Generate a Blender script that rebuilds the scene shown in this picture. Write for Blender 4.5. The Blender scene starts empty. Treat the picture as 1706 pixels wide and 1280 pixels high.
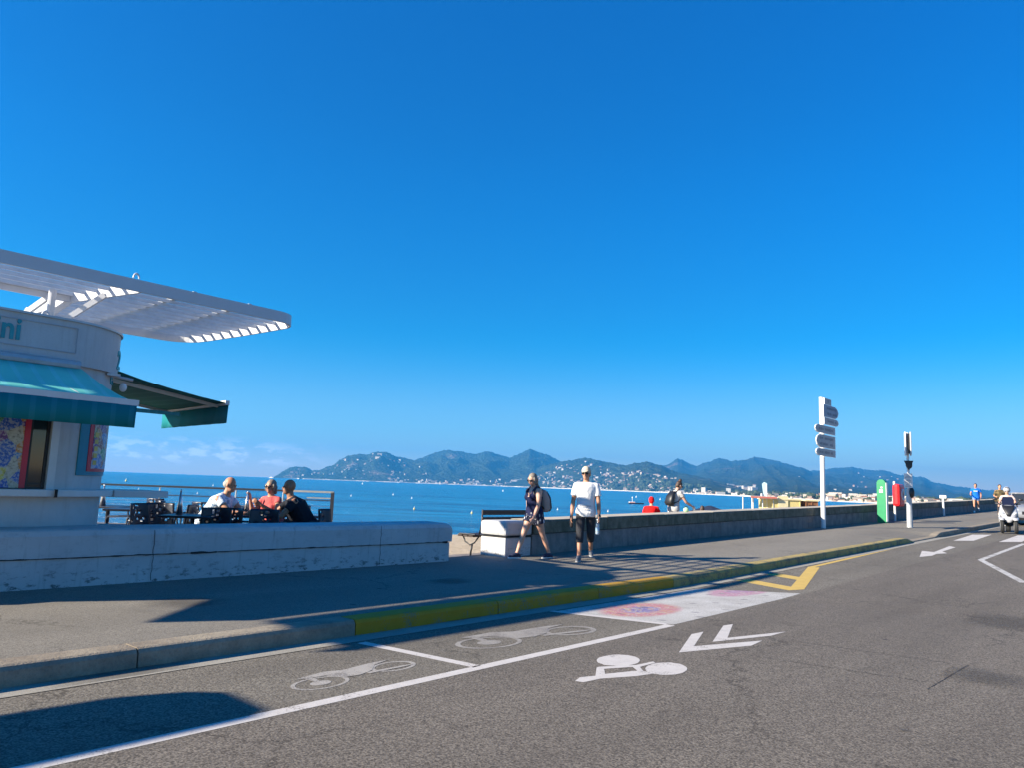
import bpy, bmesh, math, random
import numpy as np
from mathutils import Vector, Matrix, noise as mn

random.seed(7)
C = bpy.context.scene.collection
D = bpy.data
R = math.radians

# ------------------------------------------------------------------ camera
EYE = 1.43
F = 1282.0
TH = math.atan(171 / 1282); PH = math.atan(.037)
_cp, _sp = math.cos(TH), math.sin(TH)
_f = np.array([0, _cp, _sp]); _u0 = np.array([0, -_sp, _cp]); _r0 = np.array([1., 0, 0])
_c, _s = math.cos(PH), math.sin(PH)
_r = _c * _r0 + _s * _u0; _u = -_s * _r0 + _c * _u0
cam_d = D.cameras.new('camera'); cam = D.objects.new('camera', cam_d); C.objects.link(cam)
cam_d.sensor_width = 36; cam_d.lens = F / 1706 * 36; cam_d.clip_start = .1; cam_d.clip_end = 60000
M4 = Matrix.Identity(4)
for i in range(3):
    M4[i][0] = _r[i]; M4[i][1] = _u[i]; M4[i][2] = -_f[i]
M4[2][3] = EYE
cam.matrix_world = M4
bpy.context.scene.camera = cam

# ------------------------------------------------------------------ sky, sun, exposure
# street frame: s along the street (to the right and away), n towards the sea
U = np.array([.656, .755]); N = np.array([-.755, .656])
SUN_SN = (-2.05, 1.12)
sx = SUN_SN[0] * U[0] + SUN_SN[1] * N[0]; sy = SUN_SN[0] * U[1] + SUN_SN[1] * N[1]
sundir = Vector((sx, sy, 1)).normalized()
SUN_EL = math.asin(sundir.z)
SUN_AZ = math.atan2(sundir.x, sundir.y)
world = D.worlds.new("World"); bpy.context.scene.world = world; world.use_nodes = True
wn = world.node_tree.nodes; wl = world.node_tree.links
bg = wn['Background']
sky = wn.new('ShaderNodeTexSky'); sky.sky_type = 'NISHITA'; sky.sun_disc = False
sky.sun_elevation = SUN_EL; sky.sun_rotation = SUN_AZ
sky.air_density = 1.0; sky.dust_density = 0.0; sky.ozone_density = 2.5; sky.altitude = 0
hs = wn.new('ShaderNodeHueSaturation'); hs.inputs['Saturation'].default_value = 1.4; hs.inputs['Value'].default_value = 1.0
hs.inputs['Hue'].default_value = .5
wl.new(sky.outputs[0], hs.inputs['Color'])
# faint low cloud bank over the sea horizon
tc = wn.new('ShaderNodeTexCoord'); sep = wn.new('ShaderNodeSeparateXYZ'); wl.new(tc.outputs['Generated'], sep.inputs[0])
def wmath(op, a, b=None, c=None, clamp=False):
    m = wn.new('ShaderNodeMath'); m.operation = op; m.use_clamp = clamp
    for i, v in enumerate((a, b, c)):
        if v is None: continue
        if isinstance(v, (int, float)): m.inputs[i].default_value = v
        else: wl.new(v, m.inputs[i])
    return m.outputs[0]
def wmap(v, a, b, c=0., d=1.):
    m = wn.new('ShaderNodeMapRange'); m.interpolation_type = 'SMOOTHSTEP'
    wl.new(v, m.inputs[0])
    for i, q in enumerate((a, b, c, d)): m.inputs[i + 1].default_value = q
    return m.outputs[0]
az = wmath('ARCTAN2', sep.outputs[0], sep.outputs[1])
cvec = wn.new('ShaderNodeCombineXYZ'); wl.new(wmath('MULTIPLY', az, 24.), cvec.inputs[0]); wl.new(wmath('MULTIPLY', sep.outputs[2], 62.), cvec.inputs[1])
nz = wn.new('ShaderNodeTexNoise'); nz.inputs['Scale'].default_value = 1.5; nz.inputs['Detail'].default_value = 6; nz.inputs['Roughness'].default_value = .6
wl.new(cvec.outputs[0], nz.inputs['Vector'])
band = wmath('MULTIPLY', wmap(sep.outputs[2], .008, .022), wmap(sep.outputs[2], .05, .03))
side = wmap(az, -.2, -.34)
cl = wmath('MULTIPLY', wmath('MULTIPLY', wmap(nz.outputs[0], .47, .60), band), side)
soft = wmath('MULTIPLY', wmath('MULTIPLY', wmap(sep.outputs[2], .05, .02), wmap(az, -.08, -.35)), .35)
tot = wmath('ADD', wmath('MULTIPLY', cl, .62), wmath('MULTIPLY', soft, .55), clamp=True)
mixw = wn.new('ShaderNodeMix'); mixw.data_type = 'RGBA'
tr_ = wn.new('ShaderNodeValToRGB'); tr_.color_ramp.interpolation = 'EASE'; wl.new(sep.outputs[2], tr_.inputs[0])
while len(tr_.color_ramp.elements) < 5: tr_.color_ramp.elements.new(.5)
for e_, (p_, c_) in zip(tr_.color_ramp.elements, ((0, (.92, .82, .95)), (.08, (.50, .76, 1.0)), (.2, (.04, .70, .97)), (.4, (.0, .77, 1.08)), (.62, (.0, .84, 1.18)))): e_.position = p_; e_.color = c_ + (1,)
tint = wn.new('ShaderNodeMix'); tint.data_type = 'RGBA'; tint.blend_type = 'MULTIPLY'; tint.inputs[0].default_value = 1; wl.new(tr_.outputs[0], tint.inputs[7])
wl.new(hs.outputs[0], tint.inputs[6])
wl.new(tot, mixw.inputs[0]); wl.new(tint.outputs[2], mixw.inputs[6]); mixw.inputs[7].default_value = (10.5, 10.2, 11.2, 1)
wl.new(mixw.outputs[2], bg.inputs['Color'])
bg.inputs['Strength'].default_value = .062

sd = D.lights.new('sun', 'SUN'); sd.energy = 5.0; sd.angle = R(.5); sd.color = (1, .90, .74)
sun = D.objects.new('sun', sd); C.objects.link(sun); sun.rotation_euler = sundir.to_track_quat('Z', 'Y').to_euler()
sun.location = (0, 0, 60)
vs = bpy.context.scene.view_settings
vs.view_transform = 'Standard'; vs.look = 'None'; vs.exposure = 1.5; vs.gamma = 1
bpy.context.scene.cycles.volume_bounces = 0
bpy.context.scene.cycles.max_bounces = 8

# ------------------------------------------------------------------ frame helpers
def rise(s):
    t = min(max(0, s - 11), 70)
    return .019 * t
def P3(s, n, z=0.):
    return Vector((s * U[0] + n * N[0], s * U[1] + n * N[1], z + rise(s)))
STREET = math.atan2(U[1], U[0])
def ray(x, y):
    d = _f * F + _r * (x - 853) + _u * (640 - y); return d / np.linalg.norm(d)
def at_depth(x, y, Y):
    d = ray(x, y); k = Y / d[1]; return Vector((d[0] * k, Y, EYE + d[2] * k))
def at_z(x, y, z):
    d = ray(x, y); k = (z - EYE) / d[2]; return Vector((d[0] * k, d[1] * k, z))
def ground(x, y, z=0.):
    d = ray(x, y); t = .5
    while t < 300:
        Xx, Yy, Zz = d[0] * t, d[1] * t, EYE + d[2] * t
        if Zz < z + rise(Xx * U[0] + Yy * U[1]): break
        t += .02
    return (Xx * U[0] + Yy * U[1], Xx * N[0] + Yy * N[1])

def on_n(x, y, n):
    d = ray(x, y); k = n / (d[0] * N[0] + d[1] * N[1]); return d[0] * k * U[0] + d[1] * k * U[1]
# ------------------------------------------------------------------ mesh builder
class MB:
    def __init__(s): s.v = []; s.f = []; s.mi = []; s.cur = 0
    def add(s, vs_, fs):
        o = len(s.v); s.v += [tuple(v) for v in vs_]
        for f in fs: s.f.append([o + i for i in f]); s.mi.append(s.cur)
        return s
    def box(s, c, d, rz=0, M=None):
        vs_ = []
        for z in (-.5, .5):
            for (x, y) in ((-.5, -.5), (.5, -.5), (.5, .5), (-.5, .5)):
                v = Vector((x * d[0], y * d[1], z * d[2]))
                if M is not None: v = M @ v
                if rz: v = Matrix.Rotation(rz, 3, 'Z') @ v
                vs_.append(v + Vector(c))
        return s.add(vs_, [(3, 2, 1, 0), (4, 5, 6, 7), (0, 1, 5, 4), (1, 2, 6, 5), (2, 3, 7, 6), (3, 0, 4, 7)])
    def beam(s, a, b, w, h=None, up=(0, 0, 1)):
        a, b = Vector(a), Vector(b); h = h or w
        d = (b - a).normalized(); u = Vector(up)
        if abs(d.dot(u)) > .98: u = Vector((0, 1, 0))
        x = d.cross(u).normalized(); y = x.cross(d)
        vs_ = []
        for p in (a, b):
            for (i, j) in ((-1, -1), (1, -1), (1, 1), (-1, 1)): vs_.append(p + x * i * w / 2 + y * j * h / 2)
        return s.add(vs_, [(3, 2, 1, 0), (4, 5, 6, 7), (0, 1, 5, 4), (1, 2, 6, 5), (2, 3, 7, 6), (3, 0, 4, 7)])
    def cyl(s, a, b, r0, r1=None, k=12, caps=True):
        a, b = Vector(a), Vector(b); r1 = r0 if r1 is None else r1
        d = (b - a).normalized(); u = Vector((0, 0, 1)) if abs(d.z) < .9 else Vector((0, 1, 0))
        x = d.cross(u).normalized(); y = d.cross(x)
        vs_ = []
        for p, r in ((a, r0), (b, r1)):
            for i in range(k):
                t = 2 * math.pi * i / k; vs_.append(p + (x * math.cos(t) + y * math.sin(t)) * r)
        fs = [(i, i + k, (i + 1) % k + k, (i + 1) % k) for i in range(k)]
        if caps: fs += [tuple(range(k)), tuple(range(2 * k - 1, k - 1, -1))]
        return s.add(vs_, fs)
    def tube(s, pts, r, k=8):
        pts = [Vector(p) for p in pts]; rs = r if isinstance(r, (list, tuple)) else [r] * len(pts)
        vs_ = []; fs = []; px = None
        for i, p in enumerate(pts):
            d = (pts[min(i + 1, len(pts) - 1)] - pts[max(i - 1, 0)]).normalized()
            if px is None:
                u = Vector((0, 0, 1)) if abs(d.z) < .9 else Vector((0, 1, 0)); px = d.cross(u).normalized()
            px = (px - d * px.dot(d)).normalized(); y = d.cross(px)
            for j in range(k):
                t = 2 * math.pi * j / k; vs_.append(p + (px * math.cos(t) + y * math.sin(t)) * rs[i])
        for i in range(len(pts) - 1):
            for j in range(k):
                a = i * k + j; b = i * k + (j + 1) % k; fs.append((a, a + k, b + k, b))
        fs += [tuple(range(k)), tuple(range(len(pts) * k - 1, (len(pts) - 1) * k - 1, -1))]
        return s.add(vs_, fs)
    def ell(s, c, r, M=None, a=14, b=9):
        vs_ = []; fs = []
        for i in range(1, b):
            ph = math.pi * i / b
            for j in range(a):
                t = 2 * math.pi * j / a
                v = Vector((r[0] * math.sin(ph) * math.cos(t), r[1] * math.sin(ph) * math.sin(t), r[2] * math.cos(ph)))
                if M is not None: v = M @ v
                vs_.append(v + Vector(c))
        top = Vector((0, 0, r[2])); bot = Vector((0, 0, -r[2]))
        if M is not None: top = M @ top; bot = M @ bot
        vs_ += [top + Vector(c), bot + Vector(c)]; n = len(vs_)
        for i in range(b - 2):
            for j in range(a):
                p = i * a + j; q = i * a + (j + 1) % a; fs.append((p, p + a, q + a, q))
        for j in range(a):
            fs.append((n - 2, j, (j + 1) % a)); o = (b - 2) * a; fs.append((n - 1, o + (j + 1) % a, o + j))
        return s.add(vs_, fs)
    def cap(s, a, ra, b, rb):
        """tapered capsule"""
        a, b = Vector(a), Vector(b); d = (b - a); L = d.length or 1e-6; d /= L
        pts = []; rs = []
        for t in (.98, .8, .5): pts.append(a - d * ra * t); rs.append(ra * math.sqrt(1 - t * t))
        pts.append(a); rs.append(ra); pts.append(b); rs.append(rb)
        for t in (.5, .8, .98): pts.append(b + d * rb * t); rs.append(rb * math.sqrt(1 - t * t))
        return s.tube(pts, rs, 12)
    def loft(s, rings, k=18, p=2.0):
        """rings: (centre, x-dir*rx, y-dir*ry)"""
        vs_ = []; fs = []
        for c, ax, ay in rings:
            for j in range(k):
                t = 2 * math.pi * j / k; ct, st = math.cos(t), math.sin(t)
                e = 2 / p
                vs_.append(Vector(c) + Vector(ax) * (abs(ct) ** e * (1 if ct > 0 else -1)) + Vector(ay) * (abs(st) ** e * (1 if st > 0 else -1)))
        for i in range(len(rings) - 1):
            for j in range(k):
                a = i * k + j; b = i * k + (j + 1) % k; fs.append((a, b, b + k, a + k))
        fs += [tuple(range(k - 1, -1, -1)), tuple(range((len(rings) - 1) * k, len(rings) * k))]
        return s.add(vs_, fs)
    def prism(s, poly, z0, z1):
        n = len(poly)
        vs_ = [(x, y, z0) for x, y in poly] + [(x, y, z1) for x, y in poly]
        fs = [tuple(range(n - 1, -1, -1)), tuple(range(n, 2 * n))] + [(i, (i + 1) % n, (i + 1) % n + n, i + n) for i in range(n)]
        return s.add(vs_, fs)
    def extr(s, poly3, vec):
        n = len(poly3); v = Vector(vec)
        vs_ = [Vector(p) for p in poly3] + [Vector(p) + v for p in poly3]
        fs = [tuple(range(n - 1, -1, -1)), tuple(range(n, 2 * n))] + [(i, (i + 1) % n, (i + 1) % n + n, i + n) for i in range(n)]
        return s.add(vs_, fs)
    def build(s, name, mat, parent=None, smooth=False, bevel=0, auto=False):
        me = D.meshes.new(name); me.from_pydata(s.v, [], s.f); me.update()
        mats = mat if isinstance(mat, (list, tuple)) else [mat]
        for m in mats: me.materials.append(m)
        if len(mats) > 1:
            for p, i in zip(me.polygons, s.mi): p.material_index = i
        bm = bmesh.new(); bm.from_mesh(me); bmesh.ops.recalc_face_normals(bm, faces=bm.faces); bm.to_mesh(me); bm.free()
        if smooth:
            for p in me.polygons: p.use_smooth = True
        o = D.objects.new(name, me); C.objects.link(o)
        if parent is not None: o.parent = parent
        if bevel:
            b = o.modifiers.new('bevel', 'BEVEL'); b.width = bevel; b.segments = 2; b.limit_method = 'ANGLE'; b.angle_limit = R(40)
        return o
def blob(mb, name, mat, parent=None, vox=.012, sm=4, disp=None):
    o = mb.build(name, mat, parent)
    m = o.modifiers.new('remesh', 'REMESH'); m.mode = 'VOXEL'; m.voxel_size = vox; m.use_smooth_shade = True
    if sm:
        m = o.modifiers.new('smooth', 'SMOOTH'); m.iterations = sm; m.factor = .5
    return o
def tag(o, label=None, cat=None, group=None, kind=None):
    if label: o['label'] = label
    if cat: o['category'] = cat
    if group: o['group'] = group
    if kind: o['kind'] = kind
    return o
def thing(name, label, cat, loc, rz=0., group=None):
    o = D.objects.new(name, None); C.objects.link(o); o.location = loc; o.rotation_euler = (0, 0, rz); o.empty_display_size = .2
    return tag(o, label, cat, group)
def dup(root, loc, rz, label=None, group=None, sc=None):
    def cp(o, par):
        c = o.copy(); C.objects.link(c)
        if par is not None: c.parent = par
        for ch in [x for x in kids.get(o.name, [])]: cp(ch, c)
        return c
    kids = {}
    for o in list(C.objects):
        if o.parent is not None: kids.setdefault(o.parent.name, []).append(o)
    r = cp(root, None); r.location = loc; r.rotation_euler = (0, 0, rz)
    if label: r['label'] = label
    if group: r['group'] = group
    if sc: r.scale = (sc, sc, sc)
    return r
def struct(o): o['kind'] = 'structure'; return o

# ------------------------------------------------------------------ materials
class Mat:
    def __init__(s, name):
        s.m = D.materials.new(name); s.m.use_nodes = True; s.n = s.m.node_tree.nodes; s.l = s.m.node_tree.links
        s.b = s.n['Principled BSDF']; s.co = None
    def coord(s, kind='Object'):
        t = s.n.new('ShaderNodeTexCoord'); return t.outputs[kind]
    def noise(s, scale, detail=4, rough=.55, vec=None, out='Fac', dist=0):
        t = s.n.new('ShaderNodeTexNoise'); t.inputs['Scale'].default_value = scale; t.inputs['Detail'].default_value = detail
        t.inputs['Roughness'].default_value = rough; t.inputs['Distortion'].default_value = dist
        s.l.new(vec if vec is not None else s.coord(), t.inputs['Vector']); return t.outputs[out]
    def voro(s, scale, vec=None, feat='F1', out='Distance', rnd=1):
        t = s.n.new('ShaderNodeTexVoronoi'); t.inputs['Scale'].default_value = scale; t.feature = feat; t.inputs['Randomness'].default_value = rnd
        s.l.new(vec if vec is not None else s.coord(), t.inputs['Vector']); return t.outputs[out]
    def map(s, v, a, b, c=0., d=1., smooth=False):
        m = s.n.new('ShaderNodeMapRange'); s.l.new(v, m.inputs[0])
        if smooth: m.interpolation_type = 'SMOOTHSTEP'
        for i, q in enumerate((a, b, c, d)): m.inputs[i + 1].default_value = q
        return m.outputs[0]
    def math(s, op, a, b=None, clamp=False):
        m = s.n.new('ShaderNodeMath'); m.operation = op; m.use_clamp = clamp
        for i, v in enumerate((a, b)):
            if v is None: continue
            if isinstance(v, (int, float)): m.inputs[i].default_value = v
            else: s.l.new(v, m.inputs[i])
        return m.outputs[0]
    def mix(s, f, a, b, mode='MIX'):
        m = s.n.new('ShaderNodeMix'); m.data_type = 'RGBA'; m.blend_type = mode
        for i, v in ((0, f), (6, a), (7, b)):
            if isinstance(v, (int, float)): m.inputs[i].default_value = v
            elif isinstance(v, (tuple, list)): m.inputs[i].default_value = tuple(v) + ((1,) if len(v) == 3 else ())
            else: s.l.new(v, m.inputs[i])
        return m.outputs[2]
    def ramp(s, v, stops, interp='LINEAR'):
        r = s.n.new('ShaderNodeValToRGB'); r.color_ramp.interpolation = interp; s.l.new(v, r.inputs[0])
        e = r.color_ramp.elements
        while len(e) < len(stops): e.new(.5)
        for i, (p, c) in enumerate(stops): e[i].position = p; e[i].color = tuple(c) + (1,)
        return r.outputs[0]
    def vec(s, sc=(1, 1, 1), loc=(0, 0, 0), rot=(0, 0, 0), src=None):
        m = s.n.new('ShaderNodeMapping'); m.inputs['Scale'].default_value = sc; m.inputs['Location'].default_value = loc; m.inputs['Rotation'].default_value = rot
        s.l.new(src if src is not None else s.coord(), m.inputs['Vector']); return m.outputs[0]
    def sep(s, src=None):
        m = s.n.new('ShaderNodeSeparateXYZ'); s.l.new(src if src is not None else s.coord(), m.inputs[0]); return m.outputs
    def bump(s, h, strength=.3, dist=.01):
        b = s.n.new('ShaderNodeBump'); b.inputs['Strength'].default_value = strength; b.inputs['Distance'].default_value = dist
        s.l.new(h, b.inputs['Height']); s.l.new(b.outputs[0], s.b.inputs['Normal'])
    def set(s, col=None, rough=None, metal=None, spec=None):
        if col is not None:
            if isinstance(col, (tuple, list)): s.b.inputs['Base Color'].default_value = tuple(col) + (1,)
            else: s.l.new(col, s.b.inputs['Base Color'])
        if rough is not None:
            if isinstance(rough, (int, float)): s.b.inputs['Roughness'].default_value = rough
            else: s.l.new(rough, s.b.inputs['Roughness'])
        if metal is not None: s.b.inputs['Metallic'].default_value = metal
        if spec is not None: s.b.inputs['Specular IOR Level'].default_value = spec
        return s.m
def simple(name, col, rough=.5, metal=0, var=.12, scale=6, spec=.5, bump=0):
    m = Mat(name); n = m.noise(scale, 5, .6)
    dark = tuple(c * (1 - var) for c in col); lite = tuple(min(1, c * (1 + var)) for c in col)
    m.set(m.ramp(n, [(.3, dark), (.7, lite)]), rough, metal, spec)
    if bump: m.bump(m.noise(scale * 6, 4), bump, .005)
    return m.m

# ------------------------------------------------------------------ surface materials
def mat_asphalt(name, a, b, speck, patches=True, fine=1.0):
    m = Mat(name); co = m.coord()
    big = m.noise(.35, 5, .6, co); mid = m.noise(2.2, 6, .65, co); grain = m.noise(95 * fine, 3, .7, co); vor = m.voro(75 * fine, co)
    col = m.mix(m.map(big, .35, .68), a, b)
    col = m.mix(m.map(mid, .45, .72, 0, .35), col, tuple(x * .72 for x in a))
    col = m.mix(m.map(grain, .42, .60, 0, .75), col, speck)
    col = m.mix(m.map(vor, .1, .55, .6, 0), col, tuple(x * .38 for x in a))
    cc = m.n.new('ShaderNodeSeparateColor'); m.l.new(m.voro(100 * fine, co, out='Color'), cc.inputs[0])
    col = m.mix(m.map(cc.outputs[0], .0, .38, .6, 0), col, tuple(x * .30 for x in a)); col = m.mix(m.map(cc.outputs[0], .66, 1.0, 0, .65), col, speck)
    lane = m.noise(1, 4, .55, m.vec((.12, 1.1, 1), src=m.vec(rot=(0, 0, -STREET))))
    col = m.mix(m.map(lane, .40, .66, 0, .38), col, tuple(x * .66 for x in a))
    if patches:
        st = m.noise(.9, 3, .5, m.vec((1, 2.2, 1), (3, 1, 0)))
        col = m.mix(m.map(st, .62, .75, 0, .3, True), col, tuple(x * .6 for x in a))
        cw = m.noise(1.3, 6, .7, co, 'Color')
        wv = m.n.new('ShaderNodeVectorMath'); wv.operation = 'MULTIPLY_ADD'; m.l.new(cw, wv.inputs[0]); wv.inputs[1].default_value = (1.1, 1.1, 1.1); m.l.new(co, wv.inputs[2])
        ed = m.voro(.33, wv.outputs[0], 'DISTANCE_TO_EDGE')
        crack = m.math('MULTIPLY', m.map(ed, 0, .008, 1, 0), m.map(m.noise(.5, 3, .5, m.vec(loc=(9, 4, 0))), .44, .54))
        col = m.mix(m.math('MULTIPLY', crack, .65), col, tuple(x * .3 for x in a))
        sp = m.voro(1.1, m.vec(loc=(2, 7, 0))); col = m.mix(m.map(sp, .015, .05, .8, 0), col, (.03, .03, .035))
    m.set(col, .92, 0, .25); m.bump(m.math('ADD', grain, m.math('MULTIPLY', vor, -.8)), .3, .006)
    return m.m
M_road = mat_asphalt('asphalt', (.092, .077, .063), (.120, .102, .084), (.26, .225, .18), fine=.8)
M_bay = mat_asphalt('asphalt_worn', (.112, .096, .076), (.146, .127, .100), (.28, .25, .20), fine=.8)
M_pave = mat_asphalt('pavement_asphalt', (.185, .165, .135), (.225, .203, .165), (.29, .26, .21), True, 1.1)
def mat_paint(name, col, wear=.5, under=(.2, .18, .16), sc=1.):
    m = Mat(name); co = m.coord()
    w1 = m.noise(55 * sc, 4, .75, co); w2 = m.noise(3.5, 5, .65, co)
    k = m.math('ADD', m.math('MULTIPLY', w1, .55), m.math('MULTIPLY', w2, .45))
    dirt = m.noise(9, 4, .6, co)
    c = m.mix(m.map(dirt, .35, .7, 0, .35), col, tuple(x * .68 for x in col))
    m.set(m.mix(m.map(k, wear, wear + .045), c, under), .8, 0, .3); m.bump(w1, .4, .004)
    return m.m
M_white_line = mat_paint('white_road_paint', (.54, .50, .46), .565)
M_white_worn = mat_paint('worn_white_paint', (.50, .475, .44), .52)
M_white_faded = mat_paint('faded_white_paint', (.36, .33, .29), .502)
M_yellow_line = mat_paint('yellow_road_paint', (.56, .38, .10), .59)
M_kerb_y2 = mat_paint('worn_yellow_kerb_paint', (.40, .30, .10), .50, (.13, .12, .085))
def mat_concrete(name, a, b, dark=.5, s1=2.5, streak=False, bump=.4):
    m = Mat(name); co = m.coord()
    n1 = m.noise(s1, 7, .65, co); n2 = m.noise(38, 4, .7, co); n3 = m.noise(.7, 4, .6, co)
    c = m.mix(m.map(n1, .35, .68), a, b)
    c = m.mix(m.map(n2, .45, .75, 0, .4), c, tuple(x * dark for x in a))
    c = m.mix(m.map(n3, .5, .75, 0, .35), c, tuple(x * .75 for x in a))
    if streak:
        sv = m.vec((5, 5, .6)); s_ = m.noise(1.5, 5, .6, sv); c = m.mix(m.map(s_, .52, .72, 0, .5), c, tuple(x * .45 for x in a))
    m.set(c, .9, 0, .25); m.bump(m.math('ADD', n1, n2), bump, .008)
    return m.m
M_gutter = mat_concrete('gutter_concrete', (.27, .25, .21), (.34, .315, .26))
M_kerb = mat_concrete('kerb_stone', (.22, .18, .135), (.34, .29, .215), .4, 3.5, False, .9)
M_kerb_y = mat_paint('yellow_kerb_paint', (.42, .225, .012), .54, (.20, .17, .11))
M_wall_grey = mat_concrete('grey_seawall', (.17, .15, .14), (.30, .26, .235), .5, 3, True)
M_wall_cope = mat_concrete('mossy_coping', (.10, .10, .065), (.23, .20, .15), .5, 4, True, .8)
M_wall_top = mat_concrete('pale_coping_top', (.42, .36, .28), (.52, .46, .36), .6)
def mat_whitewall():
    m = Mat('white_painted_render'); co = m.coord()
    n1 = m.noise(1.6, 6, .6, co); n2 = m.noise(30, 5, .7, co); z = m.sep()[2]
    c = m.mix(m.map(n1, .35, .7), (.42, .42, .42), (.50, .50, .495))
    c = m.mix(m.map(n2, .55, .75, 0, .25), c, (.45, .45, .44))
    drip = m.noise(1.6, 6, .7, m.vec((9, 9, .8), (2, 5, 1))); c = m.mix(m.map(drip, .56, .74, 0, .5), c, (.20, .19, .17))
    low = m.map(z, .26, .0, .15, 1)
    grime = m.map(m.noise(7, 7, .75, m.vec((1, 1, 2.5))), .53, .62)
    c = m.mix(m.math('MULTIPLY', m.math('MULTIPLY', grime, low), .9), c, (.05, .05, .05))
    patch = m.map(m.noise(1.1, 6, .72, m.vec(loc=(4, 2, 1))), .68, .72)
    c = m.mix(m.math('MULTIPLY', patch, .45), c, (.3, .29, .28))
    m.set(c, .75, 0, .3); m.bump(m.math('ADD', n1, m.math('MULTIPLY', n2, .5)), .35, .006); return m.m
M_whitewall = mat_whitewall()
M_crack = simple('dark_joint', (.02, .02, .022), .9)
M_render = simple('kiosk_render', (.50, .50, .50), .7, var=.05, bump=.1)
M_render_trim = simple('white_trim', (.60, .59, .57), .5, var=.05)
M_whitemetal = simple('white_metal', (.70, .69, .67), .4, var=.05)
M_greymetal = simple('galvanised_metal', (.42, .43, .44), .45, .3)
M_steel = simple('stainless_steel', (.6, .6, .6), .3, .9)
M_black = simple('black_plastic', (.012, .012, .014), .45)
M_navy = simple('dark_navy_plastic', (.010, .013, .028), .4)
M_glass = Mat('dark_glass').set((.02, .03, .03), .06, 0, .6)
M_wood_dark = simple('dark_brown_wood', (.035, .02, .014), .55, var=.3, scale=14)
M_deck = simple('terrace_deck', (.22, .17, .12), .7, var=.25)
def mat_sand():
    m = Mat('sand'); co = m.coord(); n = m.noise(.8, 6, .6, co); n2 = m.noise(5, 6, .7, co)
    c = m.mix(m.map(n, .3, .7), (.46, .36, .24), (.56, .45, .31)); c = m.mix(m.map(n2, .5, .62, 0, .55), c, (.30, .22, .14))
    m.set(c, .95, 0, .1); m.bump(n2, .8, .12); return m.m
M_sand = mat_sand()
def mat_sea():
    m = Mat('sea_water'); co = m.coord('Object')
    a = m.noise(.09, 5, .6, m.vec((1, 2.6, 1), rot=(0, 0, .25))); b = m.noise(1.1, 5, .65, m.vec((1, 2.2, 1), rot=(0, 0, -.2)))
    f = m.noise(4.5, 3, .6, m.vec((1, 1.8, 1), rot=(0, 0, .1))); g = m.noise(.012, 5, .6, m.vec((1, 4, 1)))
    c = m.mix(m.map(g, .38, .62), (.004, .16, .35), (.012, .25, .47))
    c = m.mix(m.map(a, .45, .62, 0, .6), c, (.002, .05, .15))
    m.set(c, .22, 0, .35)
    h = m.math('ADD', m.math('MULTIPLY', a, 2.2), m.math('ADD', m.math('MULTIPLY', b, .9), m.math('MULTIPLY', f, .25)))
    m.bump(h, 1., .8); return m.m
M_sea = mat_sea()

# ------------------------------------------------------------------ ground, street
def strip(name, n0, n1, z0, z1, s0, s1, mat, step=1.0, thick=None, cols=1, parent=None):
    """sheet in the street frame following the rise"""
    mb = MB(); k = max(2, int((s1 - s0) / step) + 1); vs_ = []; fs = []
    for i in range(k):
        s = s0 + (s1 - s0) * i / (k - 1)
        for j in range(cols + 1):
            t = j / cols; vs_.append(P3(s, n0 + (n1 - n0) * t, z0 + (z1 - z0) * t))
    w = cols + 1
    for i in range(k - 1):
        for j in range(cols): a = i * w + j; fs.append((a, a + 1, a + 1 + w, a + w))
    mb.add(vs_, fs); return mb.build(name, mat, parent)
def bar_s(mb, prof, s0, s1, step=1.0):
    """extrude a closed (n,z) profile along s following the rise"""
    k = max(2, int((s1 - s0) / step) + 1); w = len(prof); vs_ = []; fs = []
    for i in range(k):
        s = s0 + (s1 - s0) * i / (k - 1)
        for (n, z) in prof: vs_.append(P3(s, n, z))
    for i in range(k - 1):
        for j in range(w): a = i * w + j; b = i * w + (j + 1) % w; fs.append((a, b, b + w, a + w))
    fs += [tuple(range(w)), tuple(range(k * w - 1, (k - 1) * w - 1, -1))]
    mb.add(vs_, fs); return mb
struct(strip('ground', -400, 9.9, -.30, -.30, -300, 500, M_road, 50))
o = struct(strip('road', -14, 4.3, 0, 0, -60, 150, M_road, 1.0)); 
struct(strip('parking_strip', 4.3, 5.65, 0, 0, -60, 150, M_bay, 1.0))
struct(strip('gutter', 5.65, 5.9, .004, .0, -60, 150, M_gutter, 1.0))
# kerb with a dropped section
DROP0, DROP1 = 24.6, 27.4
def kerb_h(s):
    if s < DROP0 - .6 or s > DROP1 + .6: return .14
    if s < DROP0: return .14 - .11 * (s - DROP0 + .6) / .6
    if s > DROP1: return .03 + .11 * (s - DROP1) / .6
    return .03
def kerb(s0, s1, mat, name):
    mb = MB(); k = max(2, int((s1 - s0) / .25) + 1); prof = [(5.9, -.1), (5.905, -.035), (5.925, -.008), (5.95, 0), (6.14, 0), (6.14, -.25)]
    vs_ = []; fs = []; w = len(prof)
    for i in range(k):
        s = s0 + (s1 - s0) * i / (k - 1); h = kerb_h(s)
        for j, (n, z) in enumerate(prof): vs_.append(P3(s, n, (-.05 if j in (0, 5) else h + z)))
    for i in range(k - 1):
        for j in range(w): a = i * w + j; b = i * w + (j + 1) % w; fs.append((a, b, b + w, a + w))
    fs += [tuple(range(w)), tuple(range(k * w - 1, (k - 1) * w - 1, -1))]
    mb.add(vs_, fs); return struct(mb.build(name, mat))
def kerb_run(a, b, mat):
    s = a
    while s < b - .01:
        e = min(s + 2.0, b); kerb(s + .006, e - .006, mat, 'kerb'); s = e
kerb_run(-9.3, 4.7, M_kerb)

kerb_run(4.7, 10.7, M_kerb_y); kerb_run(10.7, 24.7, M_kerb_y2)
kerb_run(24.7, 60.7, M_kerb)
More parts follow.
